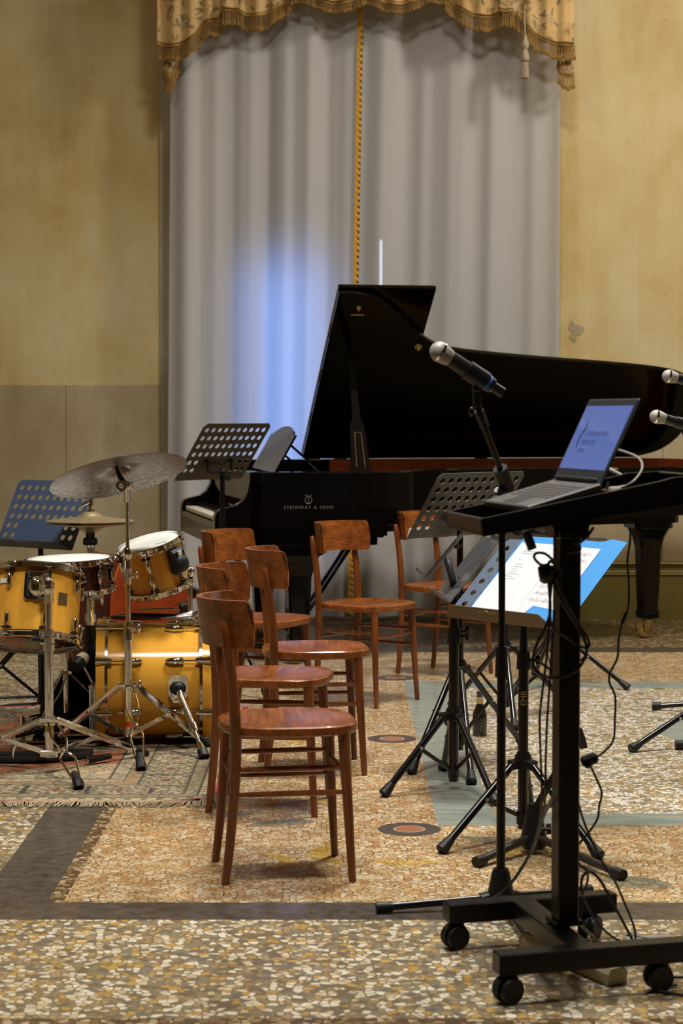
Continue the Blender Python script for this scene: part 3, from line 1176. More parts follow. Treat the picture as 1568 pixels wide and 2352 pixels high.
put(band(0.33, 0.36) * (np.sin(along * 2 * np.pi / 0.06 + 4 * np.sin(d * 90)) > 0.3) * 0.65, RUST * 0.8)
put(band(0.37, 0.377) * 0.9, DARK)
put(band(0.377, 0.43) * 0.7, np.array(lin(150, 132, 104)[:3]))
put(band(0.385, 0.42) * (np.sin(along * 2 * np.pi / 0.05) > 0.45) * 0.6, SLT)
put(band(0.43, 0.44) * 0.9, DARK)
wear = r2.normal(0, 1, (ny // 6 + 2, nx // 6 + 2))
wear = np.kron(wear, np.ones((6, 6)))[:ny, :nx].ravel()
wn = r2.normal(0, 1, nx * ny)
c = np.clip(c * (1 + 0.12 * wear + 0.22 * wn)[:, None], 0.003, 1) * 0.80
vcolor(pile, c)
q = MB()
q.box(((RX0 + RX1) / 2, (RY0 + RY1) / 2, 0.003), (RX1 - RX0 - 0.004, RY1 - RY0 - 0.004, 0.005))
q.build('backing', 'rug_fringe', rug, rug.location, smooth=False)
q = MB()
for k in range(1000):
    x = RX0 + (RX1 - RX0) * k / 1000
    L = random.uniform(0.05, 0.09)
    s = random.uniform(-0.012, 0.012) + 0.022 * math.sin(k * 0.045) + 0.012 * math.sin(k * 0.19)
    z0 = 0.009 + (0.02 if x > RX1 - 0.06 else 0)
    q.tube([(x, RY0 + 0.002, z0), (x + s * 0.4, RY0 - L * 0.5, 0.008 + random.uniform(0, 0.006)), (x + s, RY0 - L, 0.004)], [0.0017, 0.0019, 0.0010], 4)
fr = q.build('fringe', 'rug_fringe', rug, rug.location)
fr['kind'] = 'stuff'
# ================================================================== CHAIRS
def make_chair(label):
    t = thing('wooden_chair', label, 'chair', (0, 0, 0), 0, 'brown wooden chairs left by the players')
    # seat: rounded plan, slightly dished, 28 mm edge
    def seat_r(a):
        ca, sa = math.cos(a), math.sin(a)
        n = 3.4 if sa > 0 else 2.6
        w = 0.200
        return 1 / ((abs(ca) / w) ** n + (abs(sa) / 0.205) ** n) ** (1 / n)
    q = MB()
    N = 56
    rings = []
    prof = [(0.0, 0.446), (0.80, 0.432), (0.965, 0.432), (0.995, 0.437), (1.0, 0.446), (0.99, 0.457), (0.965, 0.461), (0.80, 0.4585), (0.5, 0.4545), (0.02, 0.453)]
    for (k, z) in prof[1:]:
        rings.append([(seat_r(2 * math.pi * i / N) * math.cos(2 * math.pi * i / N) * k, 0.012 + seat_r(2 * math.pi * i / N) * math.sin(2 * math.pi * i / N) * k, z) for i in range(N)])
    q.ringloft(rings)
    q.build('seat', 'chair_seat', t, angle=40)
    # curved backrest board
    q = MB()
    rows = []
    n = 22
    outer, inner = [], []
    zs_ = [(0.690, 0.94, -0.000), (0.700, 0.97, -0.001), (0.745, 1.0, -0.006), (0.800, 1.0, -0.014), (0.820, 0.985, -0.017), (0.829, 0.94, -0.018)]

    def bp(th, rad, dz):
        return (rad * 1.0 * math.sin(th), -0.043 - rad * 0.98 * math.cos(th) + dz)
    rings = []
    for i in range(n + 1):
        s = -1 + 2 * i / n
        ring = []
        for (z, k, dz) in zs_:
            th = math.radians(73) * s * k
            x, y = bp(th, 0.2, dz)
            ring.append((x, y, z))
        for (z, k, dz) in zs_[::-1]:
            th = math.radians(73) * s * k
            x, y = bp(th, 0.182, dz)
            ring.append((x, y, z))
        rings.append(ring)
    q.ringloft(rings)
    q.build('backrest', 'chair_seat', t, angle=40)
    for s in (-1, 1):
        # rear leg running up into the back post
        q = MB()
        P = spline([(s * 0.152, -0.188, 0.0), (s * 0.154, -0.170, 0.16), (s * 0.158, -0.158, 0.34), (s * 0.160, -0.158, 0.46),
                    (s * 0.163, -0.168, 0.60), (s * 0.165, -0.192, 0.755)], 5)
        r_ = [interp(p[2], [(0, 0.0125), (0.2, 0.0150), (0.45, 0.0170), (0.7, 0.0150), (0.755, 0.0135)])[0] for p in P]
        P.append((s * 0.165, -0.1945, 0.768))
        r_.append(0.008)
        q.tube(P, r_, 12)
        q.build('leg', 'chair', t, angle=50)
        q = MB()
        P = spline([(s * 0.172, 0.184, 0.0), (s * 0.165, 0.176, 0.14), (s * 0.158, 0.166, 0.32), (s * 0.154, 0.160, 0.442)], 5)
        r_ = [interp(p[2], [(0, 0.0110), (0.2, 0.0145), (0.442, 0.0185)])[0] for p in P]
        q.tube(P, r_, 12)
        q.build('leg', 'chair', t, angle=50)
        for z in (0.335, 0.262):
            q = MB()
            q.tube([(s * 0.157, -0.160, z), (s * 0.158, -0.08, z), (s * 0.159, 0.08, z), (s * 0.160, 0.168, z)], [0.0065, 0.0085, 0.0085, 0.0065], 8)
            q.build('stretcher', 'chair', t)
    for y, z in ((-0.160, 0.305), (0.166, 0.315)):
        q = MB()
        q.tube([(-0.156, y, z), (-0.06, y, z), (0.06, y, z), (0.156, y, z)], [0.0065, 0.009, 0.009, 0.0065], 8)
        q.build('stretcher', 'chair', t)
    return t


CH = [((-0.176, 5.82), 9, 'brown wooden chair nearest the camera, its whole frame and all four legs in view'),
      ((-0.250, 6.80), -8, 'brown wooden chair directly behind the nearest chair, close to the bass drum'),
      ((-0.114, 7.53), 6, 'brown wooden chair third along the row, its rounded back turned to the camera'),
      ((-0.372, 8.63), -25, 'brown wooden chair beside the amber rack tom with a music stand pole behind its backrest'),
      ((0.114, 9.32), -36, 'brown wooden chair standing clear in front of the piano side with its lettering'),
      ((0.540, 10.31), -40, 'brown wooden chair farthest back, partly hidden by a grey perforated music stand')]
chair0 = make_chair(CH[0][2])
for i, ((x, y), a, lab) in enumerate(CH):
    c_ = chair0 if i == 0 else copy_tree(chair0)
    c_['label'] = lab
    c_.location = (x, y, 0.0012)
    c_.rotation_euler = (0, 0, math.radians(a - 90))
    c_.scale = (1, 1, (1.0, 1.015, 1.03, 1.03, 1.03, 1.03)[i])

# ================================================================== GRAND PIANO
PA = math.radians(11.7)
pn = thing('grand_piano', 'black concert grand piano with its lid raised, in front of the white curtains', 'piano', (-0.49, 10.51, 0), PA)
OUT = [(0, 0), (0.40, 0), (0.76, 0.0), (0.85, 0.03), (0.93, 0.10), (1.00, 0.20), (1.08, 0.32), (1.17, 0.415), (1.25, 0.465), (1.35, 0.50), (1.50, 0.53),
       (1.77, 0.565), (2.05, 0.595), (2.33, 0.622), (2.62, 0.66), (2.80, 0.715), (2.92, 0.82), (2.985, 0.97), (3.0, 1.12), (2.98, 1.26),
       (2.93, 1.38), (2.85, 1.46), (2.72, 1.515), (2.4, 1.52), (1.2, 1.52), (0, 1.52)]


def inset(out, d):
    n = len(out)
    r = []
    for i in range(n):
        p0, p1, p2 = Vector(out[i - 1]), Vector(out[i]), Vector(out[(i + 1) % n])
        a = (p1 - p0).normalized()
        b = (p2 - p1).normalized()
        na, nb = Vector((-a.y, a.x)), Vector((-b.y, b.x))
        k = (na + nb)
        k = k / max(0.3, k.dot(na))
        r.append((p1.x + k.x * d, p1.y + k.y * d))
    return r


SM = [(p[0], p[1]) for p in spline([(u, v, 0) for u, v in OUT[2:23]], 4)]
OUT = OUT[:2] + SM + OUT[23:]
IN = inset(OUT, 0.075)
q = MB()
rings = []
for (k, z) in ((0, 0.77), (0, 0.765), (0, 1.055), (1, 1.055), (1, 0.77)):
    pass
o_, i_ = OUT, IN
o2 = inset(OUT, 0.006)
i2 = inset(OUT, 0.069)
rings = [[(u, v, 0.766) for u, v in o2], [(u, v, 0.772) for u, v in o_], [(u, v, 1.054) for u, v in o_], [(u, v, 1.060) for u, v in o2],
         [(u, v, 1.060) for u, v in i2], [(u, v, 1.054) for u, v in i_], [(u, v, 0.772) for u, v in i_], [(u, v, 0.766) for u, v in i2]]
q.ringloft(rings + [rings[0]], cap=False)
q.build('rim', 'piano', pn)
q = MB()
# inner rim strip in red wood, along the spine and round the tail
i3, i4 = inset(OUT, 0.078), inset(OUT, 0.100)
a_ = [p for p in zip(i3, i4) if p[0][1] > 1.02 and p[0][0] > 0.3]
a_ = sorted(a_, key=lambda p: -math.atan2(p[0][1] - 1.0, p[0][0] - 2.0))
a_ = [((0.72, 1.442), (0.72, 1.42))] + [p for p in a_ if p[0][0] > 0.74]
q.ringloft([[(p[0][0], p[0][1], 0.86), (p[0][0], p[0][1], 1.094), (p[1][0], p[1][1], 1.094), (p[1][0], p[1][1], 0.86)] for p in a_])
q.build('inner_rim', 'mahogany', pn)['label'] = 'reddish wooden inner rim'
q = MB()
q.box((0.36, 1.48, 1.074), (0.72, 0.07, 0.044), ch=0.004)
q.box((1.72, 1.49, 1.074), (2.0, 0.05, 0.044), ch=0.004)
q.build('spine_rail', 'piano', pn)
q = MB()
q.prism(inset(OUT, 0.08), 0.90, 0.915)
q.build('soundboard', 'mahogany', pn, smooth=False)
q = MB()
pl_ = [p for p in inset(OUT, 0.16) if p[0] > 0.0]
q.prism(pl_, 0.955, 0.965)
q.build('iron_plate', 'brass', pn, smooth=False)
# key bed and treble and bass cheeks
q = MB()
q.box((0.255, 0.76, 0.713), (0.89, 1.52, 0.106), ch=0.006)
q.build('key_bed', 'piano', pn)
q = MB()
q.box((0.72, 0.80, 0.735), (0.14, 1.30, 0.07))
for k in range(3):
    q.bar((0.7, 0.3 + 0.4 * k, 0.745), (2.5, 0.85 + 0.2 * k, 0.745), 0.09, 0.06)
q.build('belly_beam', 'piano_satin', pn)
cheek = [(0.06, 1.060), (0.0, 1.060), (-0.004, 1.00), (-0.016, 0.945), (-0.040, 0.905), (-0.080, 0.880), (-0.130, 0.868), (-0.165, 0.858),
         (-0.184, 0.842), (-0.192, 0.815), (-0.192, 0.662), (0.06, 0.662)]
for v in (0.0, 1.44):
    q = MB()
    q.prism(cheek, -0.08, 0, Matrix.Translation((0, v, 0)) @ Matrix.Rotation(math.radians(90), 4, 'X'))
    q.build('cheek', 'piano', pn)
q = MB()
q.prism([(0.70, 0.772), (0.0, 0.772), (0.0, 0.662), (0.70, 0.662), (0.70, 0.70), (0.735, 0.70), (0.735, 0.738), (0.76, 0.738), (0.76, 0.772)], -0.03, 0.0,
        Matrix.Translation((0, 0.0, 0)) @ Matrix.Rotation(math.radians(90), 4, 'X'))
q.build('case_side', 'piano', pn)
q = MB()
q.box((-0.182, 0.76, 0.728), (0.016, 1.36, 0.125), ch=0.003)
q.build('keyslip', 'piano', pn)
q = MB()
q.prism([(-0.015, 0.80), (0.03, 0.80), (0.06, 1.03), (0.045, 1.04)], -1.36, 0, Matrix.Translation((0, 0.08, 0)) @ Matrix.Rotation(math.radians(90), 4, 'X'))
q.build('fallboard', 'piano', pn)
wk = None
for k in range(52):
    v = 0.12 + (k + 0.5) * 1.28 / 52
    if wk is None:
        q = MB()
        q.box((-0.095, 0, 0.806), (0.155, 0.0232, 0.024), ch=0.002)
        wk = q.build('white_key', 'ivory', pn)
        o = wk
    else:
        o = wk.copy()
        COL.objects.link(o)
    o.location = (0, v, 0)
bk = None
for k in range(51):
    if (k % 7) in (1, 4):
        continue
    v = 0.12 + (k + 1) * 1.28 / 52
    if bk is None:
        q = MB()
        q.box((-0.062, 0, 0.823), (0.09, 0.011, 0.022), ch=0.003)
        bk = q.build('black_key', 'piano', pn)
        o = bk
    else:
        o = bk.copy()
        COL.objects.link(o)
    o.location = (0, v, 0)
for v in (0.10, 1.42):
    q = MB()
    q.box((-0.095, v, 0.815), (0.16, 0.038, 0.05), ch=0.005)
    q.build('key_block', 'piano', pn)
# music shelf and desk
q = MB()
q.box((0.36, 0.76, 1.030), (0.60, 1.34, 0.02), ch=0.004)
q.build('music_shelf', 'piano', pn)
fr_ = frame(x=(0, -1, 0), y=(0.13, 0, 0.225))
mt = Matrix.Translation((0.205, 1.16, 1.047)) @ fr_.to_4x4()
q = MB()
q.prism([(0, 0), (0.8, 0), (0.8, 0.235), (0.745, 0.235), (0.70, 0.25), (0.56, 0.282), (0.40, 0.290), (0.24, 0.282), (0.10, 0.25), (0.055, 0.235), (0, 0.235)], 0, 0.012, mt)
q.build('music_desk', 'piano', pn)
for v in (0.45, 1.08):
    q = MB()
    q.bar((0.30, v, 1.20), (0.47, v, 1.05), 0.02, 0.012)
    q.bar((0.205, v, 1.05), (0.48, v, 1.045), 0.025, 0.010)
    q.build('desk_strut', 'piano', pn)
# lid, folded front flap, prop
TH = math.radians(40)
LM = Matrix(((1, 0, 0, 0), (0, -math.cos(TH), -math.sin(TH), 1.525), (0, math.sin(TH), -math.cos(TH), 1.095), (0, 0, 0, 1)))
LID = [(0.57, 0.0), (0.57, 1.475), (0.66, 1.475), (0.75, 1.458), (0.82, 1.425), (0.91, 1.350), (0.99, 1.270), (1.08, 1.165), (1.17, 1.085), (1.25, 1.040), (1.35, 1.010),
       (1.50, 0.985), (1.77, 0.952), (2.05, 0.923), (2.33, 0.895), (2.62, 0.856), (2.80, 0.805), (2.92, 0.705), (2.985, 0.555), (3.0, 0.40),
       (2.985, 0.27), (2.94, 0.150), (2.86, 0.060), (2.72, 0.0)]
LS = LID[:2] + [(p[0], p[1]) for p in spline([(u, w, 0) for u, w in LID[2:]], 4)]
q = MB()
LS2 = [(u * 1.0 + 0, w) for u, w in LS]
e_ = inset(LS2[::-1], 0.006)[::-1]
q.ringloft([[(u, w, 0.0) for u, w in e_], [(u, w, -0.006) for u, w in LS2], [(u, w, -0.026) for u, w in LS2], [(u, w, -0.032) for u, w in e_]])
for i, p in enumerate(q.v):
    q.v[i] = tuple(LM @ Vector(p))
lid = q.build('lid', 'piano_satin', pn)
q = MB(LM)
q.box((0.852, 0.745, -0.052), (0.565, 1.49, 0.030), ch=0.005)
q.build('lid_flap', 'piano', pn)['label'] = 'front flap of the lid folded back on top'
q = MB(LM)
for w in (0.35, 0.75, 1.15):
    q.cyl((0.572, w - 0.06, -0.033), (0.572, w + 0.06, -0.033), 0.008)
q.build('lid_hinge', 'brass', pn)
for u, w, s in ((1.108, 1.038, 1.0), (0.70, 1.36, 0.7)):
    q = MB(LM)
    q.lathe([(0, 0.02 * s), (0.010 * s, 0.02 * s), (0.014 * s, 0.012 * s), (0.010 * s, 0.006 * s), (0.022 * s, 0.004 * s), (0.024 * s, 0.0)], 16, Matrix.Translation((u, w, 0)))
    q.build('lid_knob', 'brass', pn)
q = MB(LM)
q.box((0.70, 1.31, 0.002), (0.075, 0.012, 0.004))
q.build('prop_plate', 'brass', pn)
for u in (0.63, 0.80, 1.7, 2.5):
    q = MB()
    q.box((u, 1.455, 1.091), (0.075, 0.030, 0.006))
    q.cyl((u - 0.04, 1.475, 1.094), (u + 0.04, 1.475, 1.094), 0.006)
    q.build('spine_hinge', 'brass', pn)
p0, p1 = Vector((0.628, 0.085, 1.035)), Vector((0.695, 0.715, 1.757))
fr_ = frame(x=Vector((1, 0, 0)) - (p1 - p0) * ((p1 - p0).x / (p1 - p0).length_squared), y=(p1 - p0))
L = (p1 - p0).length
q = MB(Matrix.Translation(p0) @ fr_.to_4x4())
hw = [(0.064, 0.0), (0.064, 0.030), (0.052, 0.065), (0.040, 0.360), (0.0235, 0.400), (0.013, L * 0.98), (0.010, L)]
q.prism([(w, y) for w, y in hw] + [(-w, y) for w, y in hw[::-1]], -0.014, 0.014)
prop = q.build('lid_prop', 'piano', pn)
q = MB(Matrix.Translation(p0) @ fr_.to_4x4())
for s in (-1, 1):
    q.bar((s * 0.024, 0.05, 0.0145), (s * 0.018, 0.30, 0.0145), 0.003, 0.002, (0, 0, 1))
q.bar((-0.02, 0.30, 0.0145), (0.02, 0.30, 0.0145), 0.003, 0.002, (0, 0, 1))
q.build('short_prop', 'chrome_soft', prop)
# legs
def piano_leg(u, v, zt):
    q = MB(Matrix.Translation((u, v, 0)))
    sec = [(zt, 0.150), (zt - 0.06, 0.150), (zt - 0.06, 0.122), (zt - 0.095, 0.122), (zt - 0.10, 0.105), (zt - 0.15, 0.082), (zt - 0.22, 0.066), (0.30, 0.058), (0.175, 0.052), (0.172, 0.060), (0.128, 0.058), (0.122, 0.050)]
    rings = []
    for (z, h) in sec:
        k = h * 0.22
        rings.append([(h, -h + k, z), (h, h - k, z), (h - k, h, z), (-h + k, h, z), (-h, h - k, z), (-h, -h + k, z), (-h + k, -h, z), (h - k, -h, z)])
    q.ringloft(rings)
    lg = q.build('leg', 'piano', pn, angle=25)
    q = MB(Matrix.Translation((u, v, 0)))
    q.box((0, 0, 0.098), (0.05, 0.05, 0.05), ch=0.008)
    for s in (-1, 1):
        q.bar((0.0, s * 0.026, 0.10), (-0.018, s * 0.026, 0.045), 0.036, 0.006, (0, 1, 0))
    q.lathe([(0.020, -0.020), (0.050, -0.020), (0.054, -0.012), (0.054, 0.012), (0.050, 0.020), (0.020, 0.020), (0.012, 0.016), (0.012, -0.016)], 28,
            Matrix.Translation((-0.02, 0, 0.054)) @ Matrix.Rotation(math.radians(80), 4, 'X'), closed=True)
    q.build('caster', 'brass', lg, angle=30)


piano_leg(0.29, 0.16, 0.70)
piano_leg(0.29, 1.36, 0.70)
piano_leg(2.62, 0.97, 0.775)
# pedal lyre
q = MB()
for v in (0.68, 0.84):
    q.tube([(0.36, v, 0.68), (0.36, v + 0.01 * (1 if v > 0.76 else -1), 0.45), (0.36, v, 0.20)], [0.022, 0.018, 0.022], 10)
q.box((0.36, 0.76, 0.165), (0.12, 0.30, 0.075), ch=0.008)
q.bar((0.42, 0.70, 0.19), (0.75, 0.70, 0.68), 0.02, 0.02)
q.bar((0.42, 0.82, 0.19), (0.75, 0.82, 0.68), 0.02, 0.02)
ly = q.build('pedal_lyre', 'piano', pn)
for v in (0.69, 0.76, 0.83):
    q = MB()
    q.bar((0.32, v, 0.145), (0.19, v, 0.12), 0.03, 0.012, ch=0.004)
    q.build('pedal', 'brass', ly)
RX90 = Matrix.Rotation(math.radians(90), 4, 'X')
text('lettering', 'STEINWAY & SONS', 0.0235, 'gold_print', pn, Matrix.Translation((0.318, -0.0012, 0.868)) @ RX90, 1.42)
q = MB(Matrix.Translation((0.318, -0.0015, 0.9) ))
for s in (-1, 1):
    q.tube(spline([(0, 0, -0.010), (s * 0.014, 0, -0.004), (s * 0.019, 0, 0.008), (s * 0.012, 0, 0.022), (s * 0.010, 0, 0.030), (s * 0.017, 0, 0.035)], 4), 0.0017, 5)
    q.tube([(s * 0.003, 0, -0.006), (s * 0.003, 0, 0.026)], 0.0007, 4)
q.tube([(-0.011, 0, 0.026), (0.011, 0, 0.026)], 0.0014, 5)
q.tube([(-0.009, 0, -0.012), (0.009, 0, -0.012)], 0.0017, 5)
q.tube([(0, 0, 0.028), (0, 0, 0.040)], 0.0012, 5)
q.build('emblem', 'gold_print', pn)['label'] = 'gold lyre emblem'

# piano bench behind the drums
pb = thing('piano_bench', 'black piano bench behind the amber rack tom', 'bench', (-1.36, 11.42, 0), PA + math.radians(90))
q = MB()
q.box((0, 0, 0.415), (0.60, 0.36, 0.07), ch=0.01)
q.build('seat_box', 'piano', pb)
q = MB()
q.box((0, 0, 0.478), (0.60, 0.35, 0.055), ch=0.02)
q.build('cushion', 'plastic', pb)
for sx in (-1, 1):
    for sy in (-1, 1):
        q = MB()
        q.ringloft([[(sx * 0.25 + a * h, sy * 0.14 + b * h, z) for a, b in ((-1, -1), (1, -1), (1, 1), (-1, 1))] for z, h in ((0.38, 0.034), (0.30, 0.034), (0.0, 0.024))])
        q.build('leg', 'piano', pb)
# ================================================================== DOUBLE BASS (lies on its side behind the drums)
ang = math.radians(75)
db = thing('double_bass', 'orange varnished double bass lying on its side behind the snare and rack tom', 'double bass', (-1.115, 9.42, 0.345), ang)
half = [(0.0, 0.0), (0.02, 0.14), (0.08, 0.25), (0.18, 0.32), (0.30, 0.335), (0.42, 0.30), (0.50, 0.24), (0.56, 0.19), (0.64, 0.175), (0.72, 0.19), (0.78, 0.225),
        (0.86, 0.245), (0.95, 0.23), (1.03, 0.17), (1.08, 0.08), (1.10, 0.03)]
hp = [(p[0], p[1]) for p in spline([(a, b, 0) for a, b in half], 3)]
outl = hp + [(x, -y) for x, y in hp[::-1][:-1]]
RB = Matrix.Rotation(math.radians(90), 4, 'X')          # plate stands upright, local y is the thickness
q = MB()
q.prism([(x, y) for x, y in outl], 0.0, 0.20, RB @ Matrix.Translation((0, 0, -0.20)))
q.build('ribs', 'bass_rib', db, angle=30)
for t0, nm in ((-0.012, 'back_plate'), (0.20, 'front_plate')):
    q = MB()
    big = [(0.55 + (x - 0.55) * 1.025, y * 1.035) for x, y in outl]
    q.prism(big, t0, t0 + 0.012, RB @ Matrix.Translation((0, 0, -0.20)))
    q.build(nm, 'bass_varnish', db, angle=30)
q = MB()
q.tube([(1.06, 0.20, 0), (1.40, 0.21, 0.0), (1.72, 0.22, 0)], [0.030, 0.024, 0.022], 10)
q.build('neck', 'bass_rib', db)
q = MB()
q.tube(spline([(1.70, 0.22, 0), (1.82, 0.20, 0.0), (1.88, 0.24, 0.0), (1.84, 0.27, 0), (1.81, 0.24, 0)], 4), [0.03] * 17, 8)
q.build('scroll', 'bass_rib', db)
q = MB()
q.cyl((-0.10, 0.1, 0), (0.005, 0.1, 0), 0.007)
q.build('endpin', 'chrome', db)


# ================================================================== DRUMS
def hoop_prof(R, z, up):
    s = 1 if up else -1
    return [(R + 0.004, z - s * 0.016), (R + 0.017, z - s * 0.016), (R + 0.017, z - s * 0.012), (R + 0.009, z - s * 0.010), (R + 0.008, z + s * 0.006),
            (R + 0.011, z + s * 0.009), (R + 0.008, z + s * 0.011), (R + 0.004, z + s * 0.009)]


def drum_parts(t, R, D, mat, nl, ph=0.0, under='clear_head', rods=True):
    h = D / 2
    q = MB()
    q.lathe([(R - 0.007, -h), (R, -h), (R, h), (R - 0.007, h)], 56, closed=True)
    q.build('shell', mat, t, angle=50)
    for s, nm in ((1, 'drum_head'), (-1, under)):
        q = MB()
        q.lathe([(0, s * (h + 0.004)), (R * 0.6, s * (h + 0.004)), (R * 0.97, s * (h + 0.004)), (R + 0.003, s * (h - 0.002)), (R + 0.003, s * (h - 0.010))], 56)
        o = q.build('drum_head', nm, t, angle=60)
        if s < 0 and under == 'clear_head':
            o['label'] = 'dark reflective lower head'
        q = MB()
        q.lathe(hoop_prof(R, s * h, s > 0), 56, closed=True)
        hp_ = q.build('hoop', 'chrome', t, angle=35)
        for k in range(nl):                                     # hoop ears
            a = ph + 2 * math.pi * k / nl
            q = MB(Matrix.Rotation(a, 4, 'Z'))
            q.box((R + 0.016, 0, s * (h - 0.006)), (0.020, 0.022, 0.016), ch=0.004)
            q.cyl((R + 0.018, 0, s * (h + 0.008)), (R + 0.018, 0, s * (h - 0.012)), 0.005, n=8)
            q.build('hoop_ear', 'chrome', hp_)
    for k in range(nl):
        a = ph + 2 * math.pi * k / nl
        for s in (1, -1):
            q = MB(Matrix.Rotation(a, 4, 'Z'))
            zc = s * (h - 0.062)
            q.sphere((R + 0.010, 0, zc), 0.013, (0.95, 0.82, 2.4), 12)
            q.cyl((R + 0.014, 0, zc), (R + 0.017, 0, s * (h - 0.010)), 0.0034, n=8)
            q.build('lug', 'chrome', t)
            q = MB(Matrix.Rotation(a, 4, 'Z'))
            q.box((R + 0.012, 0, s * (h - 0.028)), (0.020, 0.036, 0.004))
            q.build('lug_gasket', 'rubber', t)


# bass drum: axis along the row, resting on the rug
bdM = Matrix.Rotation(math.radians(5), 3, 'Z') @ Matrix.Rotation(math.radians(90), 3, 'Y')
BDC = Vector((-0.783, 8.15, 0.262))
bd = thing('bass_drum', 'amber lacquered bass drum lying on the patterned rug', 'bass drum', BDC, bdM, 'amber drum kit')
R, D = 0.236, 0.40
q = MB()
q.lathe([(R - 0.008, -D / 2), (R, -D / 2), (R, D / 2), (R - 0.008, D / 2)], 72, closed=True)
q.build('shell', 'drum_wood', bd, angle=50)
for s in (-1, 1):
    q = MB()
    q.lathe([(R + 0.004, s * (D / 2 - 0.006)), (R + 0.017, s * (D / 2 - 0.006)), (R + 0.017, s * (D / 2 + 0.034)), (R + 0.004, s * (D / 2 + 0.034))], 72, closed=True)
    hp_ = q.build('hoop', 'drum_wood', bd, angle=40)
    q = MB()
    q.lathe([(R + 0.016, s * (D / 2 - 0.014)), (R + 0.0185, s * (D / 2 - 0.014)), (R + 0.0185, s * (D / 2 - 0.002)), (R + 0.016, s * (D / 2 - 0.002))], 72, closed=True)
    q.build('hoop_band', 'chrome_soft', hp_, angle=40)
    q = MB()
    q.lathe([(0, s * (D / 2 + 0.012)), (R * 0.6, s * (D / 2 + 0.012)), (R, s * (D / 2 + 0.012)), (R + 0.004, s * (D / 2 + 0.004))], 72)
    q.build('drum_head', 'drum_head', bd, angle=60)
    for k in range(8):
        a = math.radians(25 if k % 2 == 0 else -25) + math.pi / 2 * (k // 2)
        q = MB(Matrix.Rotation(a, 4, 'Z'))
        zi = s * (D / 2 - 0.115)
        q.sphere((R + 0.010, 0, zi), 0.016, (0.95, 0.9, 2.6), 12)
        q.box((R + 0.010, 0, zi + s * 0.022), (0.022, 0.026, 0.03), ch=0.006)
        q.cyl((R + 0.012, 0, zi), (R + 0.016, 0, s * (D / 2 + 0.01)), 0.0036, n=8)
        q.build('lug', 'chrome', bd)
        q = MB(Matrix.Rotation(a, 4, 'Z'))
        q.cyl((R + 0.018, 0, s * (D / 2 - 0.030)), (R + 0.020, 0, s * (D / 2 + 0.036)), 0.010, 0.018, 12)
        q.build('claw_hook', 'chrome', bd)
# spur, in the drum's own frame
inv = (Matrix.Translation(BDC) @ bdM.to_4x4()).inverted()
q = MB(inv)
q.prism([(0.030, 0.052), (0.040, 0.030), (0.040, -0.030), (0.020, -0.062), (-0.020, -0.062), (-0.040, -0.030), (-0.040, 0.030), (-0.030, 0.052)], 0, 0.016,
        Matrix.Translation((-0.662, 7.922, 0.262)) @ Matrix.Rotation(math.radians(6), 4, 'X') @ Matrix.Rotation(math.radians(90), 4, 'X'))
sb = q.build('spur_bracket', 'chrome', bd)
q = MB(inv)
q.sphere((-0.664, 7.900, 0.258), 0.034, (1, 0.55, 0.8), 18)
q.build('spur_pivot', 'rubber', sb)
sp0, sp1 = Vector((-0.655, 7.885, 0.245)), Vector((-0.552, 7.700, 0.040))
q = MB(inv)
q.cyl(sp0, sp0 + (sp1 - sp0) * 0.62, 0.015, 0.013)
q.cyl(sp0 + (sp1 - sp0) * 0.55, sp1, 0.0085)
q.cyl(sp0 + (sp1 - sp0) * 0.56, sp0 + (sp1 - sp0) * 0.66, 0.019, 0.017)
q.cyl(sp0 + (sp1 - sp0) * 0.88, sp1, 0.012, 0.018)
spur = q.build('spur', 'chrome', bd)
q = MB(inv)
q.cyl(sp1, sp1 + (sp1 - sp0).normalized() * 0.034, 0.021, 0.023)
q.cyl(sp1 + (sp1 - sp0).normalized() * 0.034, sp1 + (sp1 - sp0).normalized() * 0.044, 0.005, 0.002)
q.build('rubber_foot', 'rubber', spur)
# far spur
q = MB(inv)
a0, a1 = Vector((-0.70, 8.375, 0.24)), Vector((-0.62, 8.62, 0.02))
q.cyl(a0, a1, 0.012)
q.build('spur', 'chrome', bd)
# tom holder on top of the bass drum
q = MB(inv)
q.box((-0.632, 8.13, 0.503), (0.085, 0.06, 0.024), ch=0.008)
q.cyl((-0.668, 8.13, 0.500), (-0.668, 8.13, 0.545), 0.016)
q.cyl((-0.630, 8.13, 0.500), (-0.630, 8.13, 0.540), 0.020)
q.sphere((-0.652, 8.10, 0.535), 0.014)
q.cyl((-0.612, 8.10, 0.535), (-0.600, 8.08, 0.55), 0.008)
q.build('tom_mount', 'chrome', bd)
q = MB(inv)
q.cyl((-0.630, 8.13, 0.52), (-0.630, 8.13, 0.70), 0.0105)
q.sphere((-0.632, 8.12, 0.715), 0.024, (1, 1, 1.1))
q.box((-0.660, 8.12, 0.722), (0.06, 0.03, 0.032), ch=0.008)
q.cyl((-0.640, 8.10, 0.69), (-0.640, 8.07, 0.672), 0.010, 0.006)
q.build('tom_arm', 'chrome', bd)

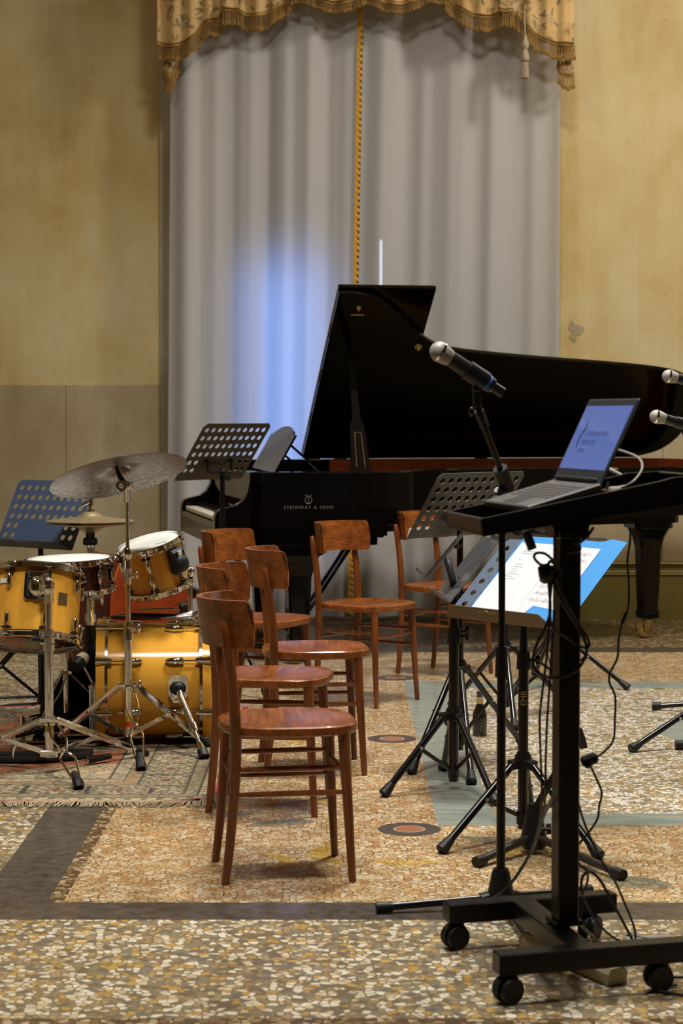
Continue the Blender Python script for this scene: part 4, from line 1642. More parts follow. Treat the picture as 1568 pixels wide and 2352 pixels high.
# rack tom
zt = Vector((-0.235, -0.20, 0.95)).normalized()
rt = thing('rack_tom', 'small amber tom tilted on an arm above the bass drum', 'tom drum', (-0.776, 8.12, 0.741), frame(z=zt, x=(1, 0, 0)), 'amber drum kit')
drum_parts(rt, 0.127, 0.195, 'drum_wood', 6, math.radians(-92))
q = MB(Matrix.Rotation(math.radians(-38), 4, 'Z'))
q.box((0.142, 0, 0.022), (0.040, 0.085, 0.105), ch=0.012)
q.sphere((0.158, 0, 0.010), 0.038, (0.7, 1, 1))
q.build('tom_bracket', 'rubber', rt)
q = MB(Matrix.Rotation(math.radians(-38), 4, 'Z'))
q.box((0.166, 0, 0.055), (0.006, 0.024, 0.022), ch=0.002)
q.build('badge', 'tape_white', rt)
text('printing', 'REMO', 0.018, 'ink', rt, Matrix.Translation((0.06, -0.055, 0.1025)), 1.0, 0.0002)

# snare drum on its stand
sn = thing('snare_drum', 'walnut coloured snare drum with chrome hoops on a low stand', 'snare drum', (-1.149, 8.25, 0.690), frame(z=(-0.03, -0.035, 1), x=(1, 0, 0)), 'amber drum kit')
drum_parts(sn, 0.172, 0.130, 'snare_wood', 10, math.radians(-75), 'drum_head')
q = MB()
q.box((0.05, -0.187, 0.0), (0.03, 0.018, 0.08), ch=0.005)
q.build('strainer', 'chrome', sn)
ss = thing('snare_stand', 'chrome snare stand under the walnut snare drum', 'stand', (-1.172, 8.30, 0.0085), None, 'chrome drum hardware')
B0 = ss.location.copy()
q = MB()
q.cyl((-1.172, 8.30, 0.10), (-1.172, 8.30, 0.60), 0.013)
q.cyl((-1.172, 8.30, 0.33), (-1.172, 8.30, 0.40), 0.020)
q.box((-1.150, 8.28, 0.385), (0.04, 0.02, 0.02), ch=0.005)
for a in (30, 150, 270):
    c_, s_ = math.cos(math.radians(a)), math.sin(math.radians(a))
    q.bar((-1.172, 8.30, 0.585), (-1.172 + 0.15 * c_, 8.30 + 0.15 * s_, 0.612), 0.014, 0.006)
q.build('pole', 'chrome', ss, B0)


def wire_leg(x0, y0, z0, x1, y1, parent, base, name='leg', w=0.020, r=0.0042, foot=True, flat=False, mat='chrome', fz=0.0):
    """double braced leg: two bent rods that meet in a rubber foot"""
    a, b = Vector((x0, y0, z0)), Vector((x1, y1, fz + 0.030))
    dirv = (b - a).normalized()
    side = dirv.cross(Vector((0, 0, 1))).normalized()
    q = MB()
    for s in (-1, 1):
        if flat:
            q.bar(a + side * s * w * 0.45, b + side * s * w * 0.45, 0.0045, 0.024, (0, 0, 1))
        else:
            q.tube(spline([a + side * s * w * 0.5, a.lerp(b, 0.30) + side * s * w * 0.9, a.lerp(b, 0.48) + side * s * w * 0.35, a.lerp(b, 0.55) + side * s * w * 0.35,
                           a.lerp(b, 0.66) + side * s * w * 0.95, b + side * s * w * 0.5], 4), r, 7)
    q.cyl(a - side * w * 0.7, a + side * w * 0.7, 0.008, n=8)
    q.box(a.lerp(b, 0.51), (0.016, 0.016, 0.016), ch=0.003)
    lg = q.build(name, mat, parent, base)
    if foot:
        q = MB()
        e = b + dirv * 0.0
        q.tube([e - dirv * 0.035, e, e + dirv * 0.02, (e.x + dirv.x * 0.035, e.y + dirv.y * 0.035, fz + 0.004)], [0.014, 0.017, 0.021, 0.020], 10)
        q.build('rubber_foot', 'rubber', lg, base)
    return lg


def flat_leg(x0, y0, z0, x1, y1, zb, parent, base, fz=0.008, xc=None, yc=None):
    """channel leg with a strut back to the lower collar"""
    a, b = Vector((x0, y0, z0)), Vector((x1, y1, fz + 0.022))
    kn = a.lerp(b, 0.5)
    q = MB()
    d_ = (b - a).normalized()
    q.bar(a, b, 0.012, 0.026, ch=0.003)
    q.bar(a, b, 0.020, 0.016, ch=0.003)
    q.sphere(kn + Vector((0, -0.012, 0.004)), 0.006, n=8)
    lg = q.build('leg', 'chrome', parent, base)
    q = MB()
    q.bar((xc, yc, zb), kn, 0.008, 0.018)
    q.build('strut', 'chrome', lg, base)
    q = MB()
    q.tube([b - d_ * 0.03, b + d_ * 0.01, (b.x + d_.x * 0.03, b.y + d_.y * 0.03, fz + 0.004)], [0.015, 0.020, 0.020], 10)
    q.build('rubber_foot', 'rubber', lg, base)
    return lg


for a in (250, 10, 130):
    wire_leg(-1.172 + 0.015 * math.cos(math.radians(a)), 8.30 + 0.015 * math.sin(math.radians(a)), 0.27, -1.172 + 0.24 * math.cos(math.radians(a)),
             8.30 + 0.24 * math.sin(math.radians(a)), ss, B0, fz=0.010)

# floor tom hung on a chrome stand
ft = thing('floor_tom', 'large amber tom with a metal badge held on a chrome stand at the left edge', 'tom drum', (-1.202, 7.63, 0.612), frame(z=(0.02, 0.300, 0.955), x=(1, 0, 0)), 'amber drum kit')
drum_parts(ft, 0.178, 0.275, 'drum_wood', 8, math.radians(-112.5))
q = MB(Matrix.Rotation(math.radians(-78), 4, 'Z'))
q.box((0.186, 0, 0.052), (0.022, 0.100, 0.110), ch=0.01)
q.build('tom_bracket', 'rubber', ft)
q = MB(Matrix.Rotation(math.radians(-78), 4, 'Z'))
q.sphere((0.200, 0.0, 0.045), 0.040, (0.5, 0.9, 1), 16)
q.box((0.200, 0.0, 0.092), (0.006, 0.070, 0.026), ch=0.002)
q.build('bracket_plate', 'chrome', ft)
q = MB(Matrix.Rotation(math.radians(-44), 4, 'Z'))
q.box((0.180, 0, 0.014), (0.004, 0.042, 0.046), ch=0.0015)
bdg = q.build('badge', 'badge', ft)
q = MB(Matrix.Rotation(math.radians(-115), 4, 'Z'))
q.box((0.179, -0.02, 0.075), (0.0015, 0.036, 0.020))
q.build('sticker', 'white_plastic', ft)
ts = thing('tom_stand', 'chrome double braced stand holding the large amber tom', 'stand', (-1.110, 7.40, 0.0085), None, 'chrome drum hardware')
B0 = ts.location.copy()
q = MB()
q.cyl((-1.110, 7.40, 0.066), (-1.110, 7.40, 0.515), 0.0165, n=18)
q.cyl((-1.110, 7.40, 0.48), (-1.110, 7.40, 0.690), 0.0125, n=16)
q.build('pole', 'chrome', ts, B0)
q = MB()
q.cyl((-1.110, 7.40, 0.475), (-1.110, 7.40, 0.525), 0.022, n=16)
q.cyl((-1.110, 7.40, 0.530), (-1.110, 7.40, 0.555), 0.020, n=16)
q.box((-1.135, 7.395, 0.535), (0.02, 0.03, 0.04), ch=0.005)
q.cyl((-1.14, 7.39, 0.505), (-1.085, 7.39, 0.498), 0.008)
q.build('clamp', 'chrome', ts, B0)
q = MB()
q.cyl((-1.172, 7.385, 0.520), (-1.122, 7.392, 0.520), 0.009)
q.build('clamp_handle', 'rubber', ts, B0)
q = MB()
q.tube(spline([(-1.110, 7.40, 0.655), (-1.110, 7.398, 0.705), (-1.113, 7.402, 0.735), (-1.130, 7.43, 0.745)], 5), [0.019] * 5 + [0.022] * 5 + [0.021] * 6, 14)
q.sphere((-1.112, 7.402, 0.725), 0.026)
q.build('tom_arm', 'chrome', ts, B0)
q = MB()
q.cyl((-1.110, 7.40, 0.190), (-1.110, 7.40, 0.222), 0.023, n=16)
q.box((-1.110, 7.385, 0.208), (0.07, 0.03, 0.018), ch=0.004)
q.build('collar', 'chrome', ts, B0)
q = MB()
q.cyl((-1.110, 7.40, 0.066), (-1.110, 7.40, 0.096), 0.021, n=16)
q.box((-1.110, 7.39, 0.082), (0.068, 0.03, 0.026), ch=0.004)
q.build('collar', 'chrome', ts, B0)
q = MB()
q.cyl((-1.110, 7.40, 0.163), (-1.110, 7.40, 0.187), 0.0172, n=18)
q.build('tape', 'tape_yellow', ts, B0)['label'] = 'band of yellow tape'
wire_leg(-1.098, 7.385, 0.205, -0.965, 7.085, ts, B0, fz=0.010, w=0.030, r=0.0048)
flat_leg(-1.085, 7.405, 0.208, -0.800, 7.74, 0.085, ts, B0, xc=-1.09, yc=7.405)
flat_leg(-1.135, 7.405, 0.208, -1.500, 7.62, 0.085, ts, B0, xc=-1.13, yc=7.405)

# crash ride cymbal on its stand
cyM = frame(z=(-0.222, 0.275, 0.935), x=(1, 0, 0.2))
CC = Vector((-0.893, 7.80, 1.150))
cy = thing('ride_cymbal', 'large dark bronze cymbal seen from below, tilted above the hi-hat', 'cymbal', CC, cyM)
Rc = 0.277
prof = [(0.008, 0.020), (0.030, 0.016), (0.050, 0.003), (0.060, -0.004), (0.12, -0.010), (0.20, -0.018), (Rc - 0.004, -0.029), (Rc, -0.0305)]
q = MB()
q.lathe([(r, z + 0.0016) for r, z in prof] + [(r, z) for r, z in prof[::-1]], 96, closed=True)
q.build('disc', 'cymbal_dark', cy, angle=50)
cs = thing('cymbal_stand', 'chrome cymbal stand in front of the bass drum under the large tilted cymbal', 'stand', (-0.853, 7.80, 0.0085), None, 'chrome drum hardware')
B0 = cs.location.copy()
nrm = Vector((-0.222, 0.275, 0.935)).normalized()
tl = Vector((-0.855, 7.79, 1.085))
q = MB()
q.tube([CC + nrm * 0.045, CC - nrm * 0.002, CC - nrm * 0.03 + Vector((0.004, 0, 0)), tl], [0.005, 0.006, 0.010, 0.011], 10)
q.build('tilter_arm', 'rubber', cs, B0)
q = MB()
q.lathe([(0, 0.03), (0.016, 0.03), (0.020, 0.022), (0.020, 0.0), (0.010, 0.0)], 14, Matrix.Translation(CC + nrm * 0.012) @ frame(z=nrm, x=(1, 0, 0)).to_4x4())
q.build('felt', 'rubber', cs, B0)
q = MB()
q.sphere(tl, 0.020, (1, 0.7, 1))
q.lathe([(0.010, -0.004), (0.022, -0.004), (0.024, 0), (0.022, 0.004), (0.010, 0.004)], 18, Matrix.Translation(tl + Vector((-0.018, -0.014, 0.0))) @ Matrix.Rotation(math.radians(90), 4, 'X'), closed=True)
q.cyl(tl + Vector((0.012, 0, 0.008)), tl + Vector((0.030, -0.005, 0.010)), 0.006)
q.cyl((-0.853, 7.80, 1.02), tl, 0.013)
q.build('tilter', 'chrome', cs, B0)
q = MB()
q.cyl((-0.853, 7.80, 0.78), (-0.853, 7.80, 1.05), 0.0075, n=12)
for z in (0.84, 0.875, 0.91, 0.945, 0.98):
    q.cyl((-0.853, 7.80, z), (-0.853, 7.80, z + 0.004), 0.0085, n=12)
q.cyl((-0.853, 7.80, 0.50), (-0.853, 7.80, 0.80), 0.0105, n=14)
q.cyl((-0.853, 7.80, 0.075), (-0.853, 7.80, 0.52), 0.0150, n=16)
q.build('pole', 'chrome', cs, B0)
q = MB()
q.cyl((-0.853, 7.80, 0.755), (-0.853, 7.80, 0.835), 0.018, 0.013, 14)
q.sphere((-0.853, 7.785, 0.815), 0.021, (1, 0.7, 1.3))
q.cyl((-0.853, 7.80, 0.690), (-0.853, 7.80, 0.755), 0.015, 0.018, 14)
q.cyl((-0.853, 7.79, 0.715), (-0.822, 7.78, 0.728), 0.007)
q.sphere((-0.815, 7.78, 0.730), 0.010, (0.6, 1, 1.6))
q.build('clamp', 'chrome', cs, B0)
q = MB()
q.cyl((-0.853, 7.80, 0.470), (-0.853, 7.80, 0.540), 0.021, 0.019, 14)
q.cyl((-0.853, 7.79, 0.520), (-0.815, 7.775, 0.515), 0.009)
q.sphere((-0.808, 7.775, 0.517), 0.014, (0.6, 1, 1.5))
q.build('clamp', 'chrome', cs, B0)
q = MB()
q.cyl((-0.853, 7.80, 0.270), (-0.853, 7.80, 0.300), 0.021, n=16)
q.box((-0.853, 7.795, 0.285), (0.075, 0.028, 0.020), ch=0.004)
q.sphere((-0.805, 7.78, 0.295), 0.012, (0.7, 1, 1.3))
q.build('collar', 'chrome', cs, B0)
q = MB()
q.cyl((-0.853, 7.80, 0.078), (-0.853, 7.80, 0.105), 0.020, n=16)
q.build('collar', 'chrome', cs, B0)
q = MB()
q.cyl((-0.853, 7.80, 0.050), (-0.853, 7.80, 0.080), 0.020, n=16)
q.build('pole_cap', 'rubber', cs, B0)
q = MB()
q.cyl((-0.853, 7.80, 0.142), (-0.853, 7.80, 0.165), 0.0158, n=16)
q.build('tape', 'tape_yellow', cs, B0)['label'] = 'band of yellow tape'
q = MB()
q.cyl((-0.853, 7.80, 0.118), (-0.853, 7.80, 0.141), 0.0158, n=16)
q.build('tape', 'tape_red', cs, B0)['label'] = 'band of red tape'
wire_leg(-0.846, 7.785, 0.283, -0.772, 7.462, cs, B0, fz=0.010, w=0.026)
flat_leg(-0.822, 7.80, 0.287, -0.565, 7.965, 0.092, cs, B0, xc=-0.838, yc=7.80)
flat_leg(-0.884, 7.80, 0.287, -1.180, 8.01, 0.092, cs, B0, xc=-0.868, yc=7.80)

# hi-hat
hh = thing('hi_hat', 'pair of pale bronze hi-hat cymbals on a chrome stand behind the snare', 'hi-hat', (-1.107, 8.62, 0.0085), None, 'chrome drum hardware')
B0 = hh.location.copy()
hx, hy, hz = -1.107, 8.62, 0.895
Rh = 0.195
pr = [(0.005, 0.042), (0.028, 0.038), (0.046, 0.026), (0.058, 0.0165), (0.12, 0.0085), (Rh - 0.003, 0.0), (Rh, -0.001)]
for s, nm in ((1, 'top_cymbal'), (-1, 'bottom_cymbal')):
    q = MB()
    mt = Matrix.Translation((0, 0, 0.006 * s)) @ Matrix.Diagonal((1, 1, s, 1))
    q.lathe([(r, z + 0.0014) for r, z in pr] + [(r, z) for r, z in pr[::-1]], 80, mt, closed=True)
    o = q.build(nm, 'cymbal_lite', hh, angle=50)
    o.location = Vector((hx, hy, hz)) - B0
q = MB()
q.cyl((hx, hy, hz + 0.048), (hx, hy, hz + 0.056), 0.020, n=14)
q.cyl((hx, hy, hz + 0.056), (hx, hy, hz + 0.075), 0.008)
q.box((hx + 0.002, hy, hz + 0.090), (0.022, 0.022, 0.036), ch=0.002)
q.cyl((hx - 0.006, hy - 0.01, hz + 0.088), (hx - 0.036, hy - 0.015, hz + 0.072), 0.009, 0.006)
q.cyl((hx - 0.006, hy - 0.01, hz + 0.095), (hx - 0.012, hy - 0.015, hz + 0.125), 0.007, 0.004)
q.cyl((hx, hy, hz), (hx, hy, hz + 0.13), 0.0035)
q.build('clutch', 'chrome', hh, B0)
q = MB()
q.cyl((hx, hy, hz - 0.075), (hx, hy, hz - 0.045), 0.020)
q.box((hx, hy, hz - 0.085), (0.060, 0.045, 0.032), ch=0.005)
q.build('cup', 'rubber', hh, B0)
q = MB()
q.cyl((hx - 0.004, hy, 0.28), (hx - 0.004, hy, hz - 0.08), 0.0125)
q.cyl((hx + 0.012, hy, 0.60), (hx + 0.012, hy, hz - 0.09), 0.007)
q.cyl((hx, hy, 0.20), (hx, hy, 0.55), 0.019)
q.cyl((hx, hy, 0.455), (hx, hy, 0.49), 0.027)
q.sphere((hx + 0.05, hy, 0.56), 0.018, (0.5, 1, 1.8))
q.cyl((hx, hy, 0.56), (hx + 0.05, hy, 0.56), 0.008)
q.build('pole', 'chrome', hh, B0)
q = MB()
q.cyl((hx, hy, 0.04), (hx, hy, 0.44), 0.028)
q.build('lower_tube', 'black', hh, B0)
for a in (-35, 90, 215):
    c_, s_ = math.cos(math.radians(a)), math.sin(math.radians(a))
    q = MB()
    q.bar((hx + 0.03 * c_, hy + 0.03 * s_, 0.30), (hx + 0.27 * c_, hy + 0.27 * s_, 0.022), 0.022, 0.010)
    q.build('leg', 'chrome', hh, B0)
q = MB()
q.bar((-1.14, 8.56, 0.10), (-1.36, 8.30, 0.085), 0.085, 0.008)
q.cyl((-1.36 - 0.0, 8.30, 0.012), (-1.36, 8.30, 0.085), 0.010)
q.bar((-1.14, 8.56, 0.012), (-1.38, 8.28, 0.012), 0.05, 0.006)
q.build('footboard', 'chrome_soft', hh, B0)

# bass drum pedal
pe = thing('bass_drum_pedal', 'bass drum pedal with a black ridged footboard and felt beater', 'pedal', (-1.13, 8.10, 0.0085))
B0 = pe.location.copy()
q = MB()
q.bar((-1.36, 8.06, 0.020), (-1.02, 8.11, 0.020), 0.10, 0.010)
q.cyl((-1.035, 8.05, 0.02), (-1.035, 8.05, 0.25), 0.008)
q.cyl((-1.035, 8.19, 0.02), (-1.035, 8.19, 0.25), 0.008)
q.cyl((-1.035, 8.04, 0.245), (-1.035, 8.20, 0.245), 0.009)
q.build('frame', 'chrome_soft', pe, B0)
q = MB()
q.bar((-1.35, 8.06, 0.040), (-1.06, 8.11, 0.105), 0.085, 0.010)
for k in range(6):
    t_ = k / 6
    q.box((-1.34 + 0.16 * t_, 8.062 + 0.026 * t_, 0.048 + 0.036 * t_), (0.014, 0.088, 0.012), ch=0.003)
q.build('footboard', 'rubber', pe, B0)
q = MB()
b0, b1 = Vector((-1.030, 8.12, 0.235)), Vector((-1.085, 8.12, 0.345))
q.cyl(b0 - (b1 - b0) * 0.3, b1, 0.0045)
q.build('beater_shaft', 'chrome', pe, B0)
q = MB()
dv = (b1 - b0).normalized()
ax = Vector((-0.35, -0.85, -0.40)).normalized()
q.cyl(b1 + ax * 0.012, b1 + ax * 0.055, 0.030, 0.026, 16)
q.build('beater', 'rubber', pe, B0)
q = MB()
q.cyl(b1 - ax * 0.030, b1 + ax * 0.012, 0.025, 0.030, 16)
q.build('beater_felt', 'beater_felt', pe, B0)

# black cloth bundle behind the pedal
q = MB()
cb = bmesh.new()
bmesh.ops.create_icosphere(cb, subdivisions=5, radius=1.0)
pts = []
lob = [((-0.05, 0.03, 0.15), (0.10, 0.11, 0.14)), ((0.09, 0.02, 0.19), (0.10, 0.11, 0.17)), ((0.03, 0.0, 0.08), (0.20, 0.13, 0.085)), ((-0.16, 0.02, 0.09), (0.08, 0.1, 0.08))]
from mathutils import noise as mnoise
for v in cb.verts:
    d_ = v.co.normalized()
    best = 0.0
    c0 = Vector((0.0, 0.02, 0.09))
    for (lc, ls) in lob:                          # farthest hit of the ray on the lobes
        o_ = c0 - Vector(lc)
        A = sum((d_[i] / ls[i]) ** 2 for i in range(3))
        Bq = 2 * sum(d_[i] * o_[i] / ls[i] ** 2 for i in range(3))
        Cq = sum((o_[i] / ls[i]) ** 2 for i in range(3)) - 1
        dd = Bq * Bq - 4 * A * Cq
        if dd > 0:
            best = max(best, (-Bq + math.sqrt(dd)) / (2 * A))
    p = c0 + d_ * best
    w = mnoise.noise(p * 14) * 0.012 + mnoise.noise(Vector((p.x * 40, p.y * 10, p.z * 18))) * 0.006
    p += d_ * w
    p.z = max(p.z, 0.001)
    pts.append(tuple(p))
q.v = pts
q.f = [tuple(v.index for v in f.verts) for f in cb.faces]
cb.free()
cloth = q.build('cloth_bundle', 'cloth_black', angle=180)
cloth.location = (-1.115, 8.38, 0.0085)
cloth.scale = (0.78, 0.8, 1.05)
tag(cloth, 'black cloth heaped on the rug between the hi-hat pedal and the bass drum', 'cloth')

# brushes and sticks lying on the bass drum
for k, (x0, y0, x1, y1, z) in enumerate(((-0.955, 8.10, -0.66, 8.055, 0.5265), (-0.90, 8.15, -0.62, 8.09, 0.5335))):
    b = thing('drum_brush', 'purple handled wire brush lying on the bass drum, %s one' % ('nearer' if k == 0 else 'farther'), 'drum brush', (x0, y0, z), math.atan2(y1 - y0, x1 - x0), 'wire brushes')
    q = MB()
    q.tube([(0, 0, 0), (0.01, 0, 0), (0.20, 0, 0.0), (0.215, 0, 0)], [0.005, 0.0085, 0.0085, 0.006], 10)
    q.build('handle', 'stick_purple', b)
    q = MB()
    for j in range(46):
        a, s = random.uniform(-1, 1), random.uniform(-1, 1)
        q.tube([(0.21, 0, 0), (0.26, a * 0.012, abs(s) * 0.006), (0.335, a * 0.042, abs(s) * 0.030)], 0.0006, 3)
    w = q.build('wires', 'steel', b)
    w['kind'] = 'stuff'
    q = MB()
    q.tube([(-0.035, 0, 0.0), (0.0, 0, 0)], 0.003, 6)
    q.build('end_loop', 'chrome', b)
st = thing('drumstick', 'pale wooden drumstick lying behind the brushes on the bass drum', 'drumstick', (-0.97, 8.19, 0.519), 0.12)
q = MB()
q.tube([(0, 0, 0), (0.008, 0, 0), (0.30, 0, 0.004), (0.375, 0, 0.005), (0.385, 0, 0.005), (0.40, 0, 0.005)], [0.004, 0.0072, 0.0072, 0.004, 0.0058, 0.002], 10)
q.build('shaft', 'chair', st)
ml = thing('mallet', 'small black headed mallet resting on the bass drum', 'mallet', (-0.86, 8.24, 0.533), 0.15)
q = MB()
q.cyl((0, 0, 0.012), (0.20, 0, 0.016), 0.006)
q.build('handle', 'chrome_soft', ml)
q = MB()
q.lathe([(0, -0.024), (0.020, -0.024), (0.026, -0.018), (0.026, 0.018), (0.020, 0.024), (0, 0.024)], 16, Matrix.Translation((0.20, 0, 0.018)) @ Matrix.Rotation(math.radians(80), 4, 'Y'))
q.build('mallet_head', 'rubber', ml)
# ================================================================== MUSIC STANDS
def lerp3(a, b, t):
    return tuple(a[i] + (b[i] - a[i]) * t for i in range(3))


def perforated(nx, ny, W, H, keep, r, n=14, corner=0.02):
    """flat sheet W x H (local x, y) with round holes where keep(i, j) is true; returns MB, thickness is added by a modifier"""
    q = MB()
    mx, my = W * 0.03, H * 0.045
    xs_ = [mx + (W - 2 * mx) * i / nx for i in range(nx + 1)]
    ys_ = [H * 0.10 + (H - H * 0.10 - my) * j / ny for j in range(ny + 1)]
    ids = {}

    def vid(x, y):
        k = (round(x, 5), round(y, 5))
        if k not in ids:
            ids[k] = len(q.v)
            q.v.append((x, y, 0.0))
        return ids[k]
    for i in range(nx):
        for j in range(ny):
            x0, x1, y0, y1 = xs_[i], xs_[i + 1], ys_[j], ys_[j + 1]
            if not keep(i, j):
                q.f.append((vid(x0, y0), vid(x1, y0), vid(x1, y1), vid(x0, y1)))
                continue
            cx, cy = (x0 + x1) / 2, (y0 + y1) / 2
            N = 16
            sq, ci = [], []
            side = [(x0, y0), (x1, y0), (x1, y1), (x0, y1)]
            for k in range(N):
                a = math.radians(-135) + 2 * math.pi * k / N
                s_, t_ = divmod(k, 4)
                pa, pb = side[s_], side[(s_ + 1) % 4]
                px_, py_ = pa[0] + (pb[0] - pa[0]) * t_ / 4, pa[1] + (pb[1] - pa[1]) * t_ / 4
                sq.append(vid(px_, py_))
                ci.append(vid(cx + r * math.cos(a), cy + r * math.sin(a)))
            for k in range(N):
                q.f.append((sq[k], sq[(k + 1) % N], ci[(k + 1) % N], ci[k]))
    # margin with cut corners
    c = corner
    q.f.append(tuple(vid(*p) for p in ((c, H), (0, H - c), (xs_[0], ys_[-1]))))
    q.f.append(tuple(vid(*p) for p in ((W, H - c), (W - c, H), (xs_[-1], ys_[-1]))))
    q.f.append(tuple(vid(*p) for p in ((0, 0), (xs_[0], ys_[0]), (xs_[0], ys_[-1]), (0, H - c))))
    q.f.append(tuple(vid(*p) for p in ((xs_[-1], ys_[0]), (W, 0), (W, H - c), (xs_[-1], ys_[-1]))))
    q.f.append(tuple(vid(*p) for p in ((xs_[0], ys_[-1]), (xs_[-1], ys_[-1]), (W - c, H), (c, H))))
    q.f.append(tuple(vid(*p) for p in ((0, 0), (W, 0), (xs_[-1], ys_[0]), (xs_[0], ys_[0]))))
    return q


def tripod(t, base, cx, cy, zh, feet, zb, mat='black_gloss', r=0.0125, tube=0.017, flat=False, fz=0.0015, split=0.42):
    """hub at height zh on the pole, legs to the feet, braces back to the bottom of the pole"""
    q = MB()
    q.cyl((cx, cy, zh - 0.030), (cx, cy, zh + 0.012), tube * 1.75, tube * 1.6, 16)
    for fx, fy in feet:
        d_ = Vector((fx - cx, fy - cy, 0)).normalized()
        q.bar((cx + d_.x * 0.012, cy + d_.y * 0.012, zh - 0.012), (cx + d_.x * 0.055, cy + d_.y * 0.055, zh - 0.016), 0.034, 0.030, ch=0.005)
    q.cyl((cx, cy, zh + 0.01), (cx, cy, zh + 0.022), tube * 1.35, tube * 1.2, 16)
    q.build('hub', 'plastic', t, base)
    q = MB()
    q.cyl((cx, cy, zb - 0.02), (cx, cy, zb + 0.02), tube * 1.25, n=14)
    q.build('lower_collar', 'plastic', t, base)
    for fx, fy in feet:
        d_ = Vector((fx - cx, fy - cy, 0)).normalized()
        a = Vector((cx, cy, zh - 0.016)) + d_ * 0.045
        b = Vector((fx, fy, fz + 0.018))
        q = MB()
        u = (b - a).normalized()
        if flat:
            q.bar(a, b, 0.018, 0.024, ch=0.003)
        else:
            q.cyl(a, b, r, n=12)
        lg = q.build('leg', mat, t, base)
        q = MB()
        q.tube([b - u * 0.035, b - u * 0.005, b + u * 0.012, b + u * 0.018], [r * 1.15, r * 1.5, r * 1.75, r * 1.4], 12)
        q.build('rubber_foot', 'rubber', lg, base)
        kn = a.lerp(b, split)
        q = MB()
        q.bar((cx, cy, zb), kn, 0.006, 0.014, (0, 0, 1))
        q.build('brace', mat, t, base)
        q = MB()
        s_ = u.cross(Vector((0, 0, 1))).normalized()
        q.cyl(kn - s_ * (r + 0.004), kn + s_ * (r + 0.004), 0.006, n=8)
        q.build('rivet', 'steel', lg, base)


def knob(t, base, p, d, r=0.014, mat='plastic'):
    p, d = Vector(p), Vector(d).normalized()
    q = MB()
    q.cyl(p, p + d * 0.022, 0.006)
    mt = Matrix.Translation(p + d * 0.020) @ frame(z=d, x=(d.y + 0.3, -d.x, 0.2)).to_4x4()
    out = []
    for k in range(24):
        a = 2 * math.pi * k / 24
        rr_ = r * (1 + 0.16 * math.cos(6 * a))
        out.append((rr_ * math.cos(a), rr_ * math.sin(a)))
    q.prism(out, 0, 0.014, mt)
    return q.build('knob', mat, t, base)


def desk(t, base, C, psi, tau, W, H, mat, keep=None, nx=10, ny=6, r=0.0135, lip=0.05, lipmat=None, front=1, name='desk', thick=0.002, lip_cut=0.05):
    psi, tau = math.radians(psi), math.radians(tau)
    Wd = Vector((math.cos(psi), math.sin(psi), 0))
    bk_ = Vector((-math.sin(psi), math.cos(psi), 0))
    Hd = bk_ * math.sin(tau) + Vector((0, 0, math.cos(tau)))
    Rm = frame(x=Wd, y=Hd)
    mt = Matrix.Translation(Vector(C) - Wd * (W / 2)) @ Rm.to_4x4()
    keep = keep or (lambda i, j: j >= 2 or i < 2 or i >= nx - 2)
    q = perforated(nx, ny, W, H, keep, r)
    q.v = [tuple(mt @ Vector(p)) for p in q.v]
    o = q.build(name, mat, t, base, smooth=False, recalc=False)
    so = o.modifiers.new('thickness', 'SOLIDIFY')
    so.thickness = thick
    so.offset = 0
    # lip with slanted ends, on the music side
    q = MB(mt)
    s = front
    q.v = [tuple(mt @ Vector(p)) for p in ((0, 0, 0), (W, 0, 0), (W - lip_cut, 0.012, s * lip), (lip_cut, 0.012, s * lip),
                                           (0, -0.002, 0), (W, -0.002, 0), (W - lip_cut, 0.010, s * lip), (lip_cut, 0.010, s * lip))]
    q.f = [(0, 1, 2, 3), (4, 5, 6, 7), (0, 1, 5, 4), (2, 3, 7, 6), (1, 2, 6, 5), (0, 3, 7, 4)]
    lp = q.build('lip', lipmat or mat, o, base, smooth=False)
    return o, mt, lp


def bracket(t, base, mt, W, H, top, s, both=True):
    """two curved arms from the pole head to the back of the desk"""
    q = MB()
    for k in ((-1, 1) if both else (1,)):
        a = mt @ Vector((W / 2 + k * 0.085, H * 0.36, s * 0.004))
        b = mt @ Vector((W / 2 + k * 0.075, H * 0.22, s * 0.035))
        c = Vector(top) + (a - Vector(top)) * 0.12 + Vector((0, 0, -0.004))
        q.tube(spline([a, b, c, top], 5), 0.008, 8)
    q.sphere(top, 0.018, (1, 1, 1.2), 12)
    q.build('bracket', 'plastic', t, base)


def pole(t, base, cx, cy, zb, zm, zt, r0=0.0165, r1=0.0125, mat='black_gloss'):
    q = MB()
    q.cyl((cx, cy, zb), (cx, cy, zm), r0, n=16)
    q.build('lower_tube', mat, t, base)
    q = MB()
    q.cyl((cx, cy, zm - 0.05), (cx, cy, zt), r1, n=16)
    q.build('upper_tube', mat, t, base)
    q = MB()
    q.cyl((cx, cy, zm - 0.045), (cx, cy, zm + 0.012), r0 * 1.4, r0 * 1.25, 16)
    q.build('clamp', 'plastic', t, base)
    knob(t, base, (cx + r0 * 1.2, cy - 0.004, zm - 0.018), (1, -0.25, 0.05))


GRP = 'black tripod music stands'
